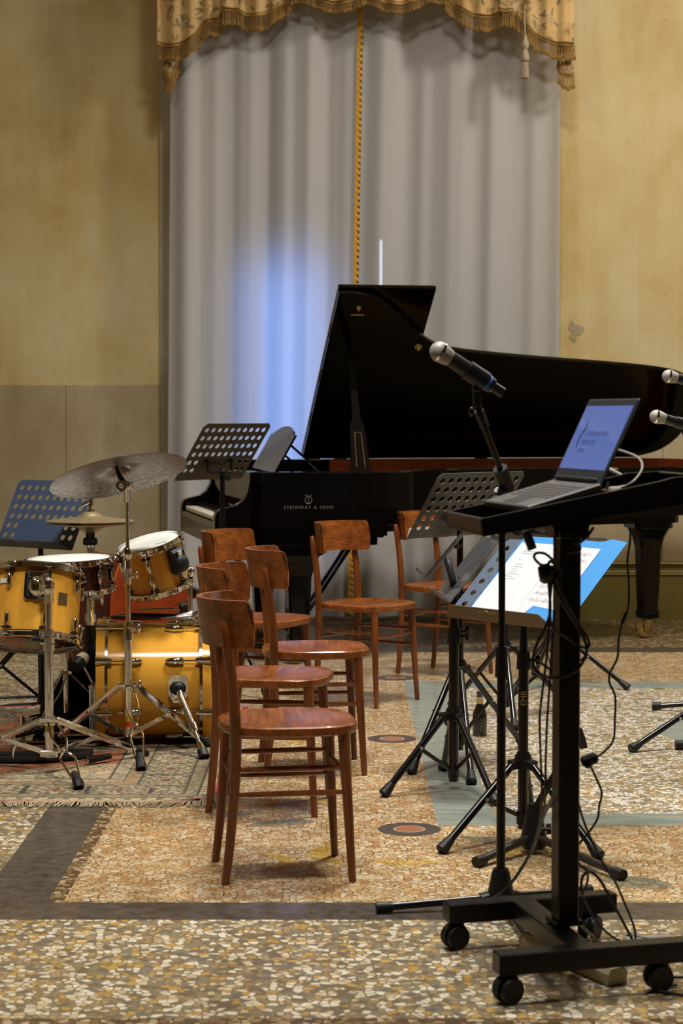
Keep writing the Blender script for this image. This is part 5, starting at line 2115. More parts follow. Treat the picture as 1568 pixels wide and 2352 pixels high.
# navy stand at the left edge
s1 = thing('music_stand', 'navy perforated music stand behind the hi-hat at the left edge', 'music stand', (-1.364, 8.87, 0.0), None, GRP)
B1 = s1.location.copy()
pole(s1, B1, -1.364, 8.87, 0.05, 0.52, 0.80, 0.0165)
tripod(s1, B1, -1.364, 8.87, 0.40, [(-1.73, 8.80), (-1.10, 8.92), (-1.42, 9.26)], 0.075, flat=True, fz=0.0095)
d1, m1, l1 = desk(s1, B1, (-1.392, 8.83, 0.768), -38, 27, 0.50, 0.335, 'desk_blue', lipmat='black')
text('printing', 'Tempo', 0.024, 'ink', l1, Matrix.Translation(-B1) @ m1 @ Matrix.Translation((0.225, 0.005, 0.051)) @ frame(x=(1, 0, 0), y=(0, -0.2, -1)).to_4x4() @ Matrix.Rotation(math.radians(180), 4, 'X') @ Matrix.Translation((0, 0, 0)), 1.3, 0.0003)
bracket(s1, B1, m1, 0.5, 0.335, (-1.364, 8.87, 0.815), -1)

# charcoal stand in front of the keyboard, seen from behind
s2 = thing('music_stand', 'charcoal perforated music stand rising in front of the piano keyboard, seen from behind', 'music stand', (-0.585, 9.62, 0), None, GRP)
B2 = s2.location.copy()
pole(s2, B2, -0.585, 9.62, 0.05, 0.80, 1.08)
tripod(s2, B2, -0.585, 9.62, 0.42, [(-0.90, 9.48), (-0.36, 9.36), (-0.50, 9.98)], 0.08)
d2, m2, l2 = desk(s2, B2, (-0.655, 9.66, 1.050), 50, -37, 0.475, 0.345, 'desk_dark', front=-1)
bracket(s2, B2, m2, 0.475, 0.345, (-0.585, 9.62, 1.085), 1)
knob(s2, B2, (-0.57, 9.60, 1.06), (0.6, -0.8, 0))

# grey stand in front of the piano, seen from behind
s3 = thing('music_stand', 'grey perforated music stand hiding the farthest chair, seen from behind', 'music stand', (0.464, 7.66, 0), None, GRP)
B3 = s3.location.copy()
pole(s3, B3, 0.464, 7.66, 0.05, 0.62, 0.93, 0.0155, 0.0125)
tripod(s3, B3, 0.464, 7.66, 0.385, [(0.270, 7.40), (0.480, 7.19), (0.740, 8.00)], 0.09)
d3, m3, l3 = desk(s3, B3, (0.430, 7.67, 0.893), 44, -34, 0.50, 0.305, 'desk_grey', front=-1, ny=6, lipmat='desk_grey')
bracket(s3, B3, m3, 0.5, 0.305, (0.464, 7.66, 0.935), 1)
knob(s3, B3, (0.47, 7.64, 0.86), (-0.8, -0.6, 0))

# stand with a folding desk seen almost edge on
s4 = thing('music_stand', 'black music stand with a glossy folding desk seen almost edge on', 'music stand', (0.409, 7.10, 0), None, GRP)
B4 = s4.location.copy()
pole(s4, B4, 0.409, 7.10, 0.03, 0.58, 0.76, 0.0185, 0.0165)
tripod(s4, B4, 0.409, 7.10, 0.285, [(0.160, 6.96), (0.535, 6.80), (0.392, 7.47)], 0.065)
for (C, psi, W) in (((0.351, 7.25, 0.699), -83, 0.30), ((0.325, 7.52, 0.749), -91.5, 0.20)):
    tau = math.radians(39)
    Wd = Vector((math.cos(math.radians(psi)), math.sin(math.radians(psi)), 0))
    bk_ = Vector((-Wd.y, Wd.x, 0))
    Hd = bk_ * math.sin(tau) + Vector((0, 0, math.cos(tau)))
    mt = Matrix.Translation(C) @ frame(x=Wd, y=Hd).to_4x4()
    q = MB(mt)
    q.box((W / 2, 0.14, 0), (W, 0.28, 0.003), ch=0.001)
    dk = q.build('desk_wing', 'desk_gloss', s4, B4)
    q = MB(mt)
    q.v = [tuple(mt @ Vector(p)) for p in ((0, 0, 0), (W, 0, 0), (W - 0.03, 0.004, 0.052), (0.03, 0.004, 0.052), (0, -0.002, 0), (W, -0.002, 0), (W - 0.03, 0.001, 0.052), (0.03, 0.001, 0.052))]
    q.f = [(0, 1, 2, 3), (4, 5, 6, 7), (0, 1, 5, 4), (2, 3, 7, 6), (1, 2, 6, 5), (0, 3, 7, 4)]
    q.build('lip', 'desk_gloss', dk, B4, smooth=False)
    q = MB(mt)
    for k in range(10):
        for j in (0, 1):
            for row in (0.19, 0.25):
                q.cyl((W * (0.12 + 0.08 * k), row + 0.012 * j, 0.001), (W * (0.12 + 0.08 * k), row + 0.012 * j, 0.0022), 0.003, n=6)
    q.build('vent_dots', 'steel', dk, B4)
q = MB()
q.tube(spline([(0.413, 7.1, 0.72), (0.405, 7.1, 0.762), (0.391, 7.13, 0.816), (0.386, 7.16, 0.837)], 5), 0.013, 8)
q.tube(spline([(0.418, 7.1, 0.72), (0.429, 7.08, 0.748), (0.434, 7.1, 0.778)], 5), 0.010, 8)
q.build('bracket', 'plastic', s4, B4)
knob(s4, B4, (0.432, 7.08, 0.721), (1, -0.3, 0.1))
knob(s4, B4, (0.433, 7.08, 0.579), (1, -0.3, 0.1), 0.018)

# stand with the blue folder
s5 = thing('music_stand', 'black music stand holding an open blue folder, right behind the laptop cart', 'music stand', (0.572, 6.17, 0), None, GRP)
B5 = s5.location.copy()
pole(s5, B5, 0.582, 6.235, 0.04, 0.60, 0.735, 0.0165, 0.0135)
tripod(s5, B5, 0.582, 6.235, 0.265, [(0.320, 6.05), (0.785, 5.97), (0.640, 6.50)], 0.075)
PS5, TA5, W5, H5 = -51, 48, 0.50, 0.365
d5, m5, l5 = desk(s5, B5, (0.500, 6.20, 0.706), PS5, TA5, W5, H5, 'desk_slate', lipmat='lip_floor_reflect', r=0.012)
bracket(s5, B5, m5, W5, H5, (0.582, 6.235, 0.735), -1)
text('printing', 'Tempo', 0.040, 'label_gold', l5, Matrix.Translation(-B5) @ m5 @ Matrix.Translation((0.20, 0.0085, 0.028)) @ frame(x=(1, 0, 0), y=(0, 0.2, -1)).to_4x4(), 1.0, 0.0004, 'CENTER', 0.25)
q = MB()
q.v = [(0.582 + 0.0172 * math.cos(a), 6.235 + 0.0172 * math.sin(a), z) for z in (0.425, 0.490) for a in [math.radians(-130 + 10 * k) for k in range(9)]]
q.f = [(k, k + 1, 9 + k + 1, 9 + k) for k in range(8)]
lab = q.build('sticker', 'black', s5, B5)
text('printing', 'EMB', 0.026, 'label_gold', lab, Matrix.Translation(Vector((0.582, 6.235 - 0.0180, 0.462)) - B5) @ frame(x=(0, 0, 1), y=(-1, 0, 0)).to_4x4(), 1.0, 0.0002)

# folder and sheets lie on that desk
fo = thing('folder', 'open bright blue card folder leaning on the music stand behind the cart', 'folder', m5 @ Vector((0, 0, 0)), None)
BF = fo.location.copy()
mf = m5 @ Matrix.Translation((0, 0.004, 0.0035))
def dk(a, b, z=0.0):
    return tuple(mf @ Vector((a * W5, b * H5, z)))
def slab(out, z0, z1):
    q = MB()
    q.v = [dk(a, b, z0) for a, b in out] + [dk(a, b, z1) for a, b in out]
    n = len(out)
    q.f = [tuple(range(n))[::-1], tuple(range(n, 2 * n))] + [(i, (i + 1) % n, n + (i + 1) % n, n + i) for i in range(n)]
    return q
q = slab([(0.165, 0.0), (0.62, 0.0), (0.62, 1.03), (0.185, 1.03), (0.165, 1.0)], 0, 0.0012)
q.build('cover', 'folder', fo, BF, smooth=False)
q = slab([(0.62, 0.0), (1.075, 0.0), (1.075, 1.035), (0.94, 1.06), (0.86, 1.02), (0.62, 1.03)], 0, 0.0012)
q.build('cover', 'folder', fo, BF, smooth=False)
q = slab([(0.63, 0.0), (1.06, 0.0), (1.06, 0.165), (0.70, 0.205)], 0.004, 0.0048)
q.build('pocket', 'folder', fo, BF, smooth=False)
for k, (out, lab) in enumerate((([(0.175, 0.005), (0.585, 0.005), (0.585, 0.945), (0.185, 0.945)], 'white sheet with printed lines on the left side of the blue folder'),
                                ([(0.585, 0.005), (0.90, 0.02), (0.905, 0.93), (0.59, 0.94)], 'white sheet of printed music on the right side of the blue folder'))):
    sh = thing('music_sheet', lab, 'sheet music', dk(0.4 + 0.3 * k, 0.5, 0.002), None, 'sheets in the blue folder')
    q = slab(out, 0.0020, 0.0028)
    q.build('paper', 'paper', sh, sh.location, smooth=False)
    q = MB()
    if k == 0:
        for j, (a, b, L) in enumerate([(0.26, 0.86, 0.06), (0.25, 0.835, 0.13), (0.25, 0.81, 0.13), (0.27, 0.73, 0.02), (0.27, 0.67, 0.07), (0.27, 0.64, 0.09), (0.27, 0.61, 0.06),
                                       (0.26, 0.58, 0.08), (0.26, 0.55, 0.11), (0.26, 0.52, 0.07), (0.255, 0.49, 0.11)]):
            n = max(2, int(L / 0.012))
            for m_ in range(n):
                q.v += [dk(a + L * (m_ + x) / n, b + y, 0.0029) for x, y in ((0, 0), (0.78, 0), (0.78, 0.007), (0, 0.007))]
                q.f.append(tuple(range(len(q.v) - 4, len(q.v))))
    else:
        for stv in range(8):
            b = 0.26 + 0.083 * stv
            for ln_ in range(5):
                q.v += [dk(x, b + 0.006 * ln_ + y, 0.0029) for x, y in ((0.615, 0), (0.865, 0), (0.865, 0.0009), (0.615, 0.0009))]
                q.f.append(tuple(range(len(q.v) - 4, len(q.v))))
            for nt_ in range(15):
                x, y = 0.63 + 0.22 * random.random(), b + 0.006 * random.randint(-1, 5)
                q.v += [dk(x + u, y + w, 0.0030) for u, w in ((0, 0), (0.007, 0), (0.007, 0.006), (0, 0.006))]
                q.f.append(tuple(range(len(q.v) - 4, len(q.v))))
                q.v += [dk(x + u, y + w, 0.0030) for u, w in ((0.006, 0), (0.0072, 0), (0.0072, 0.026), (0.006, 0.026))]
                q.f.append(tuple(range(len(q.v) - 4, len(q.v))))
    pr_o = q.build('printing', 'ink', sh, sh.location, smooth=False, recalc=False)
    pr_o['kind'] = 'stuff'

# stand behind the cart post and stand behind the blue folder
s6 = thing('music_stand', 'low black tripod stand behind the cart post, one leg reaching out to the right', 'music stand', (1.075, 9.86, 0), None, GRP)
B6 = s6.location.copy()
pole(s6, B6, 1.075, 9.86, 0.04, 0.42, 0.60, 0.0145, 0.011)
tripod(s6, B6, 1.075, 9.86, 0.275, [(1.415, 9.70), (0.835, 9.52), (1.02, 10.25)], 0.065, r=0.0125)
d6, m6, l6 = desk(s6, B6, (1.075, 9.84, 0.56), -20, 50, 0.46, 0.28, 'desk_dark')
s7 = thing('music_stand', 'black tripod music stand just left of the cart post, its desk behind the tray', 'music stand', (0.737, 8.79, 0), None, GRP)
B7 = s7.location.copy()
pole(s7, B7, 0.737, 8.79, 0.05, 0.56, 0.86, 0.0185, 0.0145)
tripod(s7, B7, 0.737, 8.79, 0.33, [(0.52, 9.12), (1.06, 8.95), (0.75, 8.44)], 0.07)
d7, m7, l7 = desk(s7, B7, (0.83, 8.82, 0.80), 30, -30, 0.40, 0.27, 'desk_grey', front=-1)
bracket(s7, B7, m7, 0.40, 0.27, (0.737, 8.79, 0.86), 1)

# ================================================================== MICROPHONES AND THEIR STANDS
def microphone(label, ball, direction, length=0.19, bodymat='mic_body', blue=False, r=0.0256):
    ball = Vector(ball)
    z = Vector(direction).normalized()
    t = thing('microphone', label, 'microphone', ball, frame(z=z, x=(0.1, 1, 0.2)), 'handheld microphones on stands')
    q = MB()
    q.lathe([(0, -r), (r * 0.35, -r * 0.94), (r * 0.68, -r * 0.74), (r * 0.90, -r * 0.42), (r, -0.004), (r, 0.004), (r * 0.975, 0.010), (r * 0.92, 0.019), (r * 0.83, 0.028), (r * 0.76, 0.034), (r * 0.70, 0.036)], 32)
    q.build('grille', 'mic_mesh', t, angle=60)
    q = MB()
    q.lathe([(r * 1.0, -0.003), (r * 1.035, -0.003), (r * 1.035, 0.004), (r * 1.0, 0.004)], 32, closed=True)
    q.build('grille_band', 'chrome_soft', t)
    q = MB()
    if blue:
        q.lathe([(0, 0.034), (r * 0.74, 0.034), (r * 0.78, 0.040), (r * 0.78, 0.10), (r * 0.82, 0.104), (r * 0.80, 0.15), (r * 0.74, length - 0.035), (r * 0.52, length - 0.03), (r * 0.52, length), (0, length)], 24)
    else:
        q.lathe([(0, 0.034), (r * 0.74, 0.034), (r * 0.76, 0.042), (r * 0.70, 0.10), (r * 0.58, length), (0, length)], 24)
    q.build('body', bodymat, t, angle=40)
    if blue:
        q = MB()
        q.lathe([(r * 0.75, 0.142), (r * 0.83, 0.142), (r * 0.82, 0.158), (r * 0.75, 0.158)], 24, closed=True)
        q.build('ring', 'tape_blue', t)['label'] = 'blue marking ring'
    return t


def mic_clip(t, base, mic_at, direction, tip, r=0.019):
    """U shaped holder: sleeve around the body and a yoke to the stand thread"""
    p, z = Vector(mic_at), Vector(direction).normalized()
    tip = Vector(tip)
    q = MB(Matrix.Translation(p) @ frame(z=z, x=(0.1, 1, 0.2)).to_4x4())
    q.lathe([(r + 0.0015, -0.03), (r + 0.005, -0.03), (r + 0.0045, 0.03), (r + 0.001, 0.03)], 20, closed=True)
    q.M = Matrix.Identity(4)
    dn = (tip - p).normalized()
    q.bar(p + dn * (r + 0.002), tip, 0.022, 0.018, (0, 1, 0), ch=0.003)
    q.sphere(p + dn * (r + 0.014), 0.013, n=12)
    q.build('clip', 'plastic', t, base)


MS = 'boom microphone stands'
# nearest microphone stand, its pole left of the cart post
a1 = thing('microphone_stand', 'black boom microphone stand nearest the camera, its low base beside the cart', 'microphone stand', (0.440, 5.36, 0), None, MS)
A1 = a1.location.copy()
q = MB()
q.lathe([(0, 0.115), (0.020, 0.115), (0.026, 0.10), (0.034, 0.06), (0.042, 0.03), (0.036, 0.012), (0, 0.012)], 20, Matrix.Translation((0.440, 5.36, 0)))
for fx, fy in ((0.105, 5.312), (0.482, 4.952), (0.70, 5.51)):
    d_ = Vector((fx - 0.44, fy - 5.36, 0)).normalized()
    q.bar((0.44, 5.36, 0.040), (0.44 + d_.x * 0.06, 5.36 + d_.y * 0.06, 0.028), 0.030, 0.030, ch=0.005)
q.build('base_casting', 'plastic', a1, A1)
for fx, fy in ((0.105, 5.312), (0.482, 4.952), (0.70, 5.51)):
    d_ = Vector((fx - 0.44, fy - 5.36, 0)).normalized()
    q = MB()
    q.cyl((0.44 + d_.x * 0.04, 5.36 + d_.y * 0.04, 0.032), (fx, fy, 0.016), 0.0105, n=12)
    lg = q.build('leg', 'black_gloss', a1, A1)
    q = MB()
    q.cyl((fx - d_.x * 0.035, fy - d_.y * 0.035, 0.0175), (fx + d_.x * 0.01, fy + d_.y * 0.01, 0.0165), 0.0145, 0.0155, 12)
    q.build('rubber_foot', 'rubber', lg, A1)
q = MB()
q.cyl((0.440, 5.36, 0.10), (0.440, 5.36, 0.66), 0.0125, n=16)
q.build('lower_tube', 'black', a1, A1)
q = MB()
q.cyl((0.440, 5.36, 0.645), (0.440, 5.36, 0.73), 0.0185, 0.0165, 16)
q.build('clutch', 'plastic', a1, A1)
q = MB()
q.cyl((0.440, 5.36, 0.70), (0.440, 5.36, 1.145), 0.0095, n=16)
q.build('upper_tube', 'black', a1, A1)
mb0 = Vector((0.258, 5.16, 1.531))
md = (Vector((0.411, 5.2, 1.434)) - mb0).normalized()
mic1 = microphone('microphone with a blue marking ring on the nearest boom stand', mb0, md, 0.205, blue=True, r=0.0272)
cl_at = mb0 + md * 0.118
tip = Vector((0.36, 5.2, 1.386))
J = Vector((0.446, 5.33, 1.182))
mic_clip(a1, A1, cl_at, md, tip, 0.0215)
q = MB()
q.tube([tip + Vector((0.002, 0, 0.012)), tip - Vector((-0.006, 0, 0.02)), J + (tip - J) * 0.02], [0.007, 0.0085, 0.0085], 12)
q.build('boom', 'black', a1, A1)
q = MB()
u = (J - tip).normalized()
q.cyl(tip + u * 0.012, tip + u * 0.065, 0.0135, 0.0125)
q.sphere(tip + u * 0.02 + Vector((-0.022, 0, 0.004)), 0.013, (0.6, 1, 1))
q.build('boom_grip', 'plastic', a1, A1)
q = MB()
q.cyl(J - u * 0.05, J + u * 0.02, 0.020, 0.020, 16)
q.cyl(J + u * 0.02, J + u * 0.10, 0.0135, 0.0135, 16)
q.sphere(J + Vector((-0.018, -0.012, -0.06)), 0.030, (1.1, 0.6, 1), 16)
q.cyl(J + Vector((-0.015, -0.01, -0.02)), (0.440, 5.36, 1.10), 0.017)
q.build('boom_joint', 'plastic', a1, A1)
q = MB()
fr_ = frame(z=u, x=(1, 0, 0))
q.M = Matrix.Translation(J + u * 0.055) @ fr_.to_4x4()
q.v = []
for z in (-0.026, 0.026):
    for k in range(7):
        a = math.radians(-62 + 10 * k)
        q.v.append(tuple(q.M @ Vector((0.0142 * math.cos(a), 0.0142 * math.sin(a), z))))
q.f = [(k, k + 1, 7 + k + 1, 7 + k) for k in range(6)]
q.build('sticker', 'tape_white', a1, A1)

# low stand with a tilted tube, behind the cart post
a2 = thing('microphone_stand', 'low black microphone stand with a tilted tube, its round legs behind the cart post', 'microphone stand', (0.600, 6.06, 0), None, MS)
A2 = a2.location.copy()
q = MB()
q.lathe([(0, 0.155), (0.018, 0.155), (0.026, 0.13), (0.036, 0.075), (0.044, 0.035), (0.036, 0.015), (0, 0.015)], 20, Matrix.Translation((0.600, 6.06, 0)))
q.build('base_casting', 'plastic', a2, A2)
for fx, fy in ((0.413, 5.862), (0.82, 5.695), (0.66, 6.50)):
    d_ = Vector((fx - 0.60, fy - 6.06, 0)).normalized()
    q = MB()
    q.cyl((0.60 + d_.x * 0.03, 6.06 + d_.y * 0.03, 0.050), (fx, fy, 0.018), 0.0125, n=12)
    lg = q.build('leg', 'desk_dark', a2, A2)
    q = MB()
    q.cyl((fx - d_.x * 0.03, fy - d_.y * 0.03, 0.020), (fx + d_.x * 0.012, fy + d_.y * 0.012, 0.0175), 0.0165, 0.0170, 12)
    q.build('rubber_foot', 'rubber', lg, A2)
q = MB()
q.cyl((0.600, 6.06, 0.13), (0.719, 6.02, 0.358), 0.0115, n=14)
q.build('tube', 'black', a2, A2)
knob(a2, A2, (0.617, 6.03, 0.08), (1, -0.2, 0.1), 0.016)
q = MB()
e0 = Vector((0.719, 6.02, 0.358))
q.tube(spline([e0 + Vector((0.0, 0, -0.02)), e0 + Vector((0.02, 0, 0.0)), (0.744, 6.02, 0.344), (0.73, 6.02, 0.388)], 5), 0.009, 10)
q.tube([(0.75, 6.02, 0.336), (0.744, 6.02, 0.361), (0.734, 6.02, 0.388)], [0.012, 0.012, 0.012], 12)
q.cyl((0.734, 6.02, 0.385), (0.731, 6.02, 0.395), 0.0135)
q.build('clip', 'desk_dark', a2, A2)

# two stands at the right edge
a3 = thing('microphone_stand', 'black tripod microphone stand at the right edge carrying the lower microphone', 'microphone stand', (1.66, 8.12, 0), None, MS)
A3 = a3.location.copy()
tripod(a3, A3, 1.66, 8.12, 0.27, [(1.185, 7.887), (1.88, 7.76), (1.74, 8.60)], 0.08, r=0.0125, split=0.55)
pole(a3, A3, 1.66, 8.12, 0.05, 0.75, 1.20, 0.0155, 0.011)
m3b = Vector((1.171, 7.3, 1.36))
m3d = Vector((0.965, 0.10, -0.255)).normalized()
microphone('silver headed microphone at the right edge, the lower of the two', m3b, m3d, 0.165)
mic_clip(a3, A3, m3b + m3d * 0.105, m3d, m3b + m3d * 0.105 + Vector((0.022, 0.01, -0.075)), 0.0175)
q = MB()
q.cyl(m3b + m3d * 0.105 + Vector((0.022, 0.01, -0.07)), (1.66, 8.12, 1.21), 0.0085, n=12)
q.sphere((1.66, 8.12, 1.21), 0.026)
q.build('boom', 'black', a3, A3)
a4 = thing('microphone_stand', 'black low based microphone stand at the right edge carrying the upper microphone', 'microphone stand', (1.86, 8.95, 0), None, MS)
A4 = a4.location.copy()
q = MB()
q.lathe([(0, 0.115), (0.020, 0.115), (0.026, 0.10), (0.034, 0.06), (0.042, 0.03), (0.036, 0.012), (0, 0.012)], 20, Matrix.Translation((1.86, 8.95, 0)))
q.build('base_casting', 'plastic', a4, A4)
for fx, fy in ((1.449, 9.015), (2.05, 9.3), (1.95, 8.55)):
    d_ = Vector((fx - 1.86, fy - 8.95, 0)).normalized()
    q = MB()
    q.cyl((1.86 + d_.x * 0.04, 8.95 + d_.y * 0.04, 0.055), (fx, fy, 0.020), 0.0125, n=12)
    lg = q.build('leg', 'black_gloss', a4, A4)
    q = MB()
    q.cyl((fx - d_.x * 0.03, fy - d_.y * 0.03, 0.023), (fx + d_.x * 0.012, fy + d_.y * 0.012, 0.021), 0.018, 0.019, 12)
    q.build('rubber_foot', 'rubber', lg, A4)
q = MB()
q.cyl((1.86, 8.95, 0.10), (1.86, 8.95, 1.32), 0.011, n=14)
q.build('tube', 'black', a4, A4)
m4b = Vector((1.249, 7.5, 1.514))
m4d = Vector((0.965, 0.12, -0.235)).normalized()
microphone('silver headed microphone at the right edge, the upper of the two', m4b, m4d, 0.165)
mic_clip(a4, A4, m4b + m4d * 0.105, m4d, m4b + m4d * 0.105 + Vector((0.022, 0.01, -0.07)), 0.0175)
q = MB()
q.cyl(m4b + m4d * 0.105 + Vector((0.022, 0.01, -0.065)), (1.86, 8.95, 1.33), 0.0085, n=12)
q.sphere((1.86, 8.95, 1.32), 0.026)
q.build('boom', 'black', a4, A4)
a5 = thing('keyboard_stand', 'black round stand foot just showing at the right edge over the grey disc', 'stand', (1.62, 8.02, 0))
q = MB()
q.cyl((1.366, 7.949, 0.02), (1.80, 8.06, 0.022), 0.0125, n=12)
q.cyl((1.80, 8.06, 0.018), (1.80, 8.06, 0.5), 0.016)
q.build('leg', 'black_gloss', a5, a5.location)
q = MB()
q.cyl((1.363, 7.949, 0.0205), (1.402, 7.949, 0.0205), 0.0195, n=14)
q.build('rubber_foot', 'rubber', a5, a5.location)

# bottle on the floor
bo = thing('bottle', 'dark glass bottle with a gold neck label on the floor among the stands', 'bottle', (0.589, 8.298, 0.0))
q = MB()
q.lathe([(0, 0.0015), (0.028, 0.0015), (0.031, 0.006), (0.031, 0.085), (0.028, 0.102), (0.018, 0.125), (0.0135, 0.145), (0.0130, 0.176), (0.0145, 0.178), (0.0145, 0.190), (0, 0.190)], 24)
q.build('glass', 'bottle', bo, angle=50)
q = MB()
q.lathe([(0.0138, 0.138), (0.0150, 0.138), (0.0140, 0.168), (0.0132, 0.168)], 20, closed=True)
q.build('neck_label', 'label_gold', bo)

# ================================================================== LAPTOP CART
CA = math.radians(15)
A_ = Vector((math.cos(CA), math.sin(CA), 0))
B_ = Vector((-math.sin(CA), math.cos(CA), 0))
RA = Matrix((A_, B_, Vector((0, 0, 1)))).transposed()
ct = thing('laptop_cart', 'black steel laptop cart on casters with a tilted tray, in the right foreground', 'cart', (0.547, 4.745, 0))
BC = ct.location.copy()
f0 = Vector((0.372, 4.490, 0))
q = MB()
q.box(f0 + A_ * 0.235 + Vector((0, 0, 0.095)), (0.50, 0.055, 0.050), RA, 0.003)
q.build('base_bar', 'black', ct, BC)
q = MB()
b0_ = Vector((0.272, 4.955, 0))
q.box(b0_ + A_ * 0.225 + Vector((0, 0, 0.095)), (0.46, 0.055, 0.050), RA, 0.003)
q.build('base_bar', 'black', ct, BC)
q = MB()
x0 = f0 + A_ * 0.20
x1 = b0_ + A_ * 0.20
q.bar((x0.x, x0.y, 0.0945), (x1.x, x1.y, 0.0945), 0.062, 0.049, ch=0.003)
q.build('cross_bar', 'black', ct, BC)
q = MB()
q.box((0.547, 4.745, 0.60), (0.054, 0.054, 0.965), RA, 0.004)
q.build('post', 'black', ct, BC)
q = MB()
q.box((0.547, 4.745, 0.128), (0.075, 0.075, 0.012), RA, 0.003)
q.build('post_foot', 'black', ct, BC)


def caster(p, yaw):
    q = MB(Matrix.Translation(p) @ Matrix.Rotation(yaw, 4, 'Z'))
    q.cyl((0, 0, 0.058), (0, 0, 0.072), 0.014)
    # hooded twin wheel
    for s in (-1, 1):
        q.lathe([(0, 0.0), (0.024, 0.0), (0.030, 0.004), (0.032, 0.010), (0.030, 0.018), (0, 0.018)], 24, Matrix.Translation((0.012, s * 0.005, 0.0325)) @ Matrix.Rotation(math.radians(-90 * s), 4, 'X'))
    hood = [(0.036 * math.cos(math.radians(a)), 0.036 * math.sin(math.radians(a))) for a in range(-10, 171, 15)]
    hood += [(0.030 * math.cos(math.radians(a)), 0.030 * math.sin(math.radians(a))) for a in range(170, -11, -15)]
    q.prism(hood, -0.006, 0.006, Matrix.Translation((0.012, 0, 0.0325)) @ Matrix.Rotation(math.radians(90), 4, 'X'))
    q.build('caster', 'rubber', ct, BC)


caster(f0 + A_ * 0.025, math.radians(215))
caster(f0 + A_ * 0.405, math.radians(195))
caster(b0_ + A_ * 0.030, math.radians(210))
caster(b0_ + A_ * 0.395, math.radians(240))
# tray: shallow box tilted upward to the right
TA = math.radians(10)
TT = math.radians(8.5)
ax_ = Vector((math.cos(TA) * math.cos(TT), math.sin(TA) * math.cos(TT), math.sin(TT)))
ay_ = Vector((-math.sin(TA), math.cos(TA), 0))
TM = Matrix.Translation((0.322, 4.450, 1.088)) @ frame(x=ax_, y=ay_).to_4x4()
TW, TD = 0.56, 0.355
q = MB(TM)
q.box((TW / 2, TD / 2, 0.006), (TW, TD, 0.010), ch=0.002)
tray = q.build('tray', 'black', ct, BC)
q = MB(TM)
q.prism([(0.0, 0.0), (TW, 0.0), (TW, 0.055), (0.47, 0.064), (0.43, 0.060), (0.0, 0.041)], -0.012, 0.0, Matrix.Rotation(math.radians(90), 4, 'X'))
q.build('tray_rim', 'black', tray, BC)
q = MB(TM)
q.prism([(0.0, 0.0), (TW, 0.0), (TW, 0.055), (0.47, 0.064), (0.43, 0.060), (0.0, 0.041)], -TD, -TD + 0.012, Matrix.Rotation(math.radians(90), 4, 'X'))
q.build('tray_rim', 'black', tray, BC)
q = MB(TM)
q.box((0.006, TD / 2, 0.0205), (0.012, TD, 0.041), ch=0.002)
q.build('tray_rim', 'black', tray, BC)
q = MB(TM)
q.box((TW - 0.006, TD / 2, 0.0275), (0.012, TD, 0.055), ch=0.002)
q.build('tray_rim', 'black', tray, BC)
q = MB()
q.box((0.547, 4.745, 1.078), (0.075, 0.11, 0.02), RA, 0.003)
q.prism([(-0.04, 0), (0.04, 0), (0.05, 0.045), (-0.05, 0.030)], -0.03, 0.03, Matrix.Translation((0.547, 4.745, 1.070)) @ RA.to_4x4() @ Matrix.Rotation(math.radians(90), 4, 'X'))
q.build('tray_bracket', 'black', ct, BC)
knob(ct, BC, (0.53, 4.7, 0.985), (-1, -0.3, 0), 0.017)
q = MB()
q.cyl((0.451, 4.62, 1.048), (0.436, 4.62, 1.089), 0.011)
q.build('tilt_lever', 'rubber', ct, BC)

# laptop
lp = thing('laptop', 'open dark grey laptop showing a blue screen on the tilted tray', 'laptop', (0.431, 4.50, 1.140))
BL = lp.location.copy()
P0 = Vector((0.428, 4.500, 1.146))
Wv = Vector((-0.078, 0.302, 0.0))
Dv = Vector((0.968, 0.250, 0.0)).normalized() * 0.172 + Vector((0, 0, 0.048))
Rl = frame(x=Dv, y=Wv)
LMt = Matrix.Translation(P0) @ Rl.to_4x4()
LD, LW = Dv.length + 0.012, Wv.length
q = MB(LMt)
q.box((LD / 2, LW / 2, 0.001), (LD, LW, 0.017), ch=0.003)
q.build('base', 'laptop', lp, BL)
kb = None
kw = 0.0185
for r_ in range(6):
    for c_ in range(14):
        q_ = (0.070 + r_ * 0.0165, 0.028 + c_ * 0.0188)
        if kb is None:
            q = MB(LMt)
            q.box((0, 0, 0), (0.0140, 0.0160, 0.0022), ch=0.0006)
            q.v = [tuple(Vector(p) - P0) for p in q.v]
            kb = q.build('key', 'key_cap', lp)
            o = kb
        else:
            o = kb.copy()
            COL.objects.link(o)
        o.location = LMt @ Vector((q_[0], q_[1], 0.0098)) - BL
q = MB(LMt)
q.box((0.034, LW * 0.48, 0.0096), (0.050, 0.10, 0.0010))
q.build('touchpad', 'laptop_bezel', lp, BL)
# screen half
S0 = LMt @ Vector((LD - 0.004, 0, 0.008))
Su = (Vector((0.098 * 0.968, 0.098 * 0.25, 0.205))).normalized()
SMt = Matrix.Translation(S0) @ frame(x=-Wv, y=Su).to_4x4() @ Matrix.Translation((-LW, 0, 0))
SH = 0.222
q = MB(SMt)
q.box((LW / 2, SH / 2, -0.003), (LW, SH, 0.007), ch=0.003)
lidl = q.build('screen_lid', 'laptop_bezel', lp, BL)
q = MB(SMt)
q.box((LW / 2, 0.031 + 0.0875, 0.0008), (LW - 0.020, 0.168, 0.0010))
scr = q.build('screen', 'screen', lidl, BL, smooth=False)
q = MB(SMt)
q.box((LW / 2, 0.008, 0.002), (LW - 0.05, 0.010, 0.012), ch=0.003)
q.build('hinge', 'rubber', lidl, BL)
q = MB(SMt)
q.box((LW * 0.46, 0.0205, 0.0008), (0.006, 0.010, 0.0008))
q.build('emblem', 'steel', lidl, BL)
SB = Matrix.Translation(-BL) @ SMt
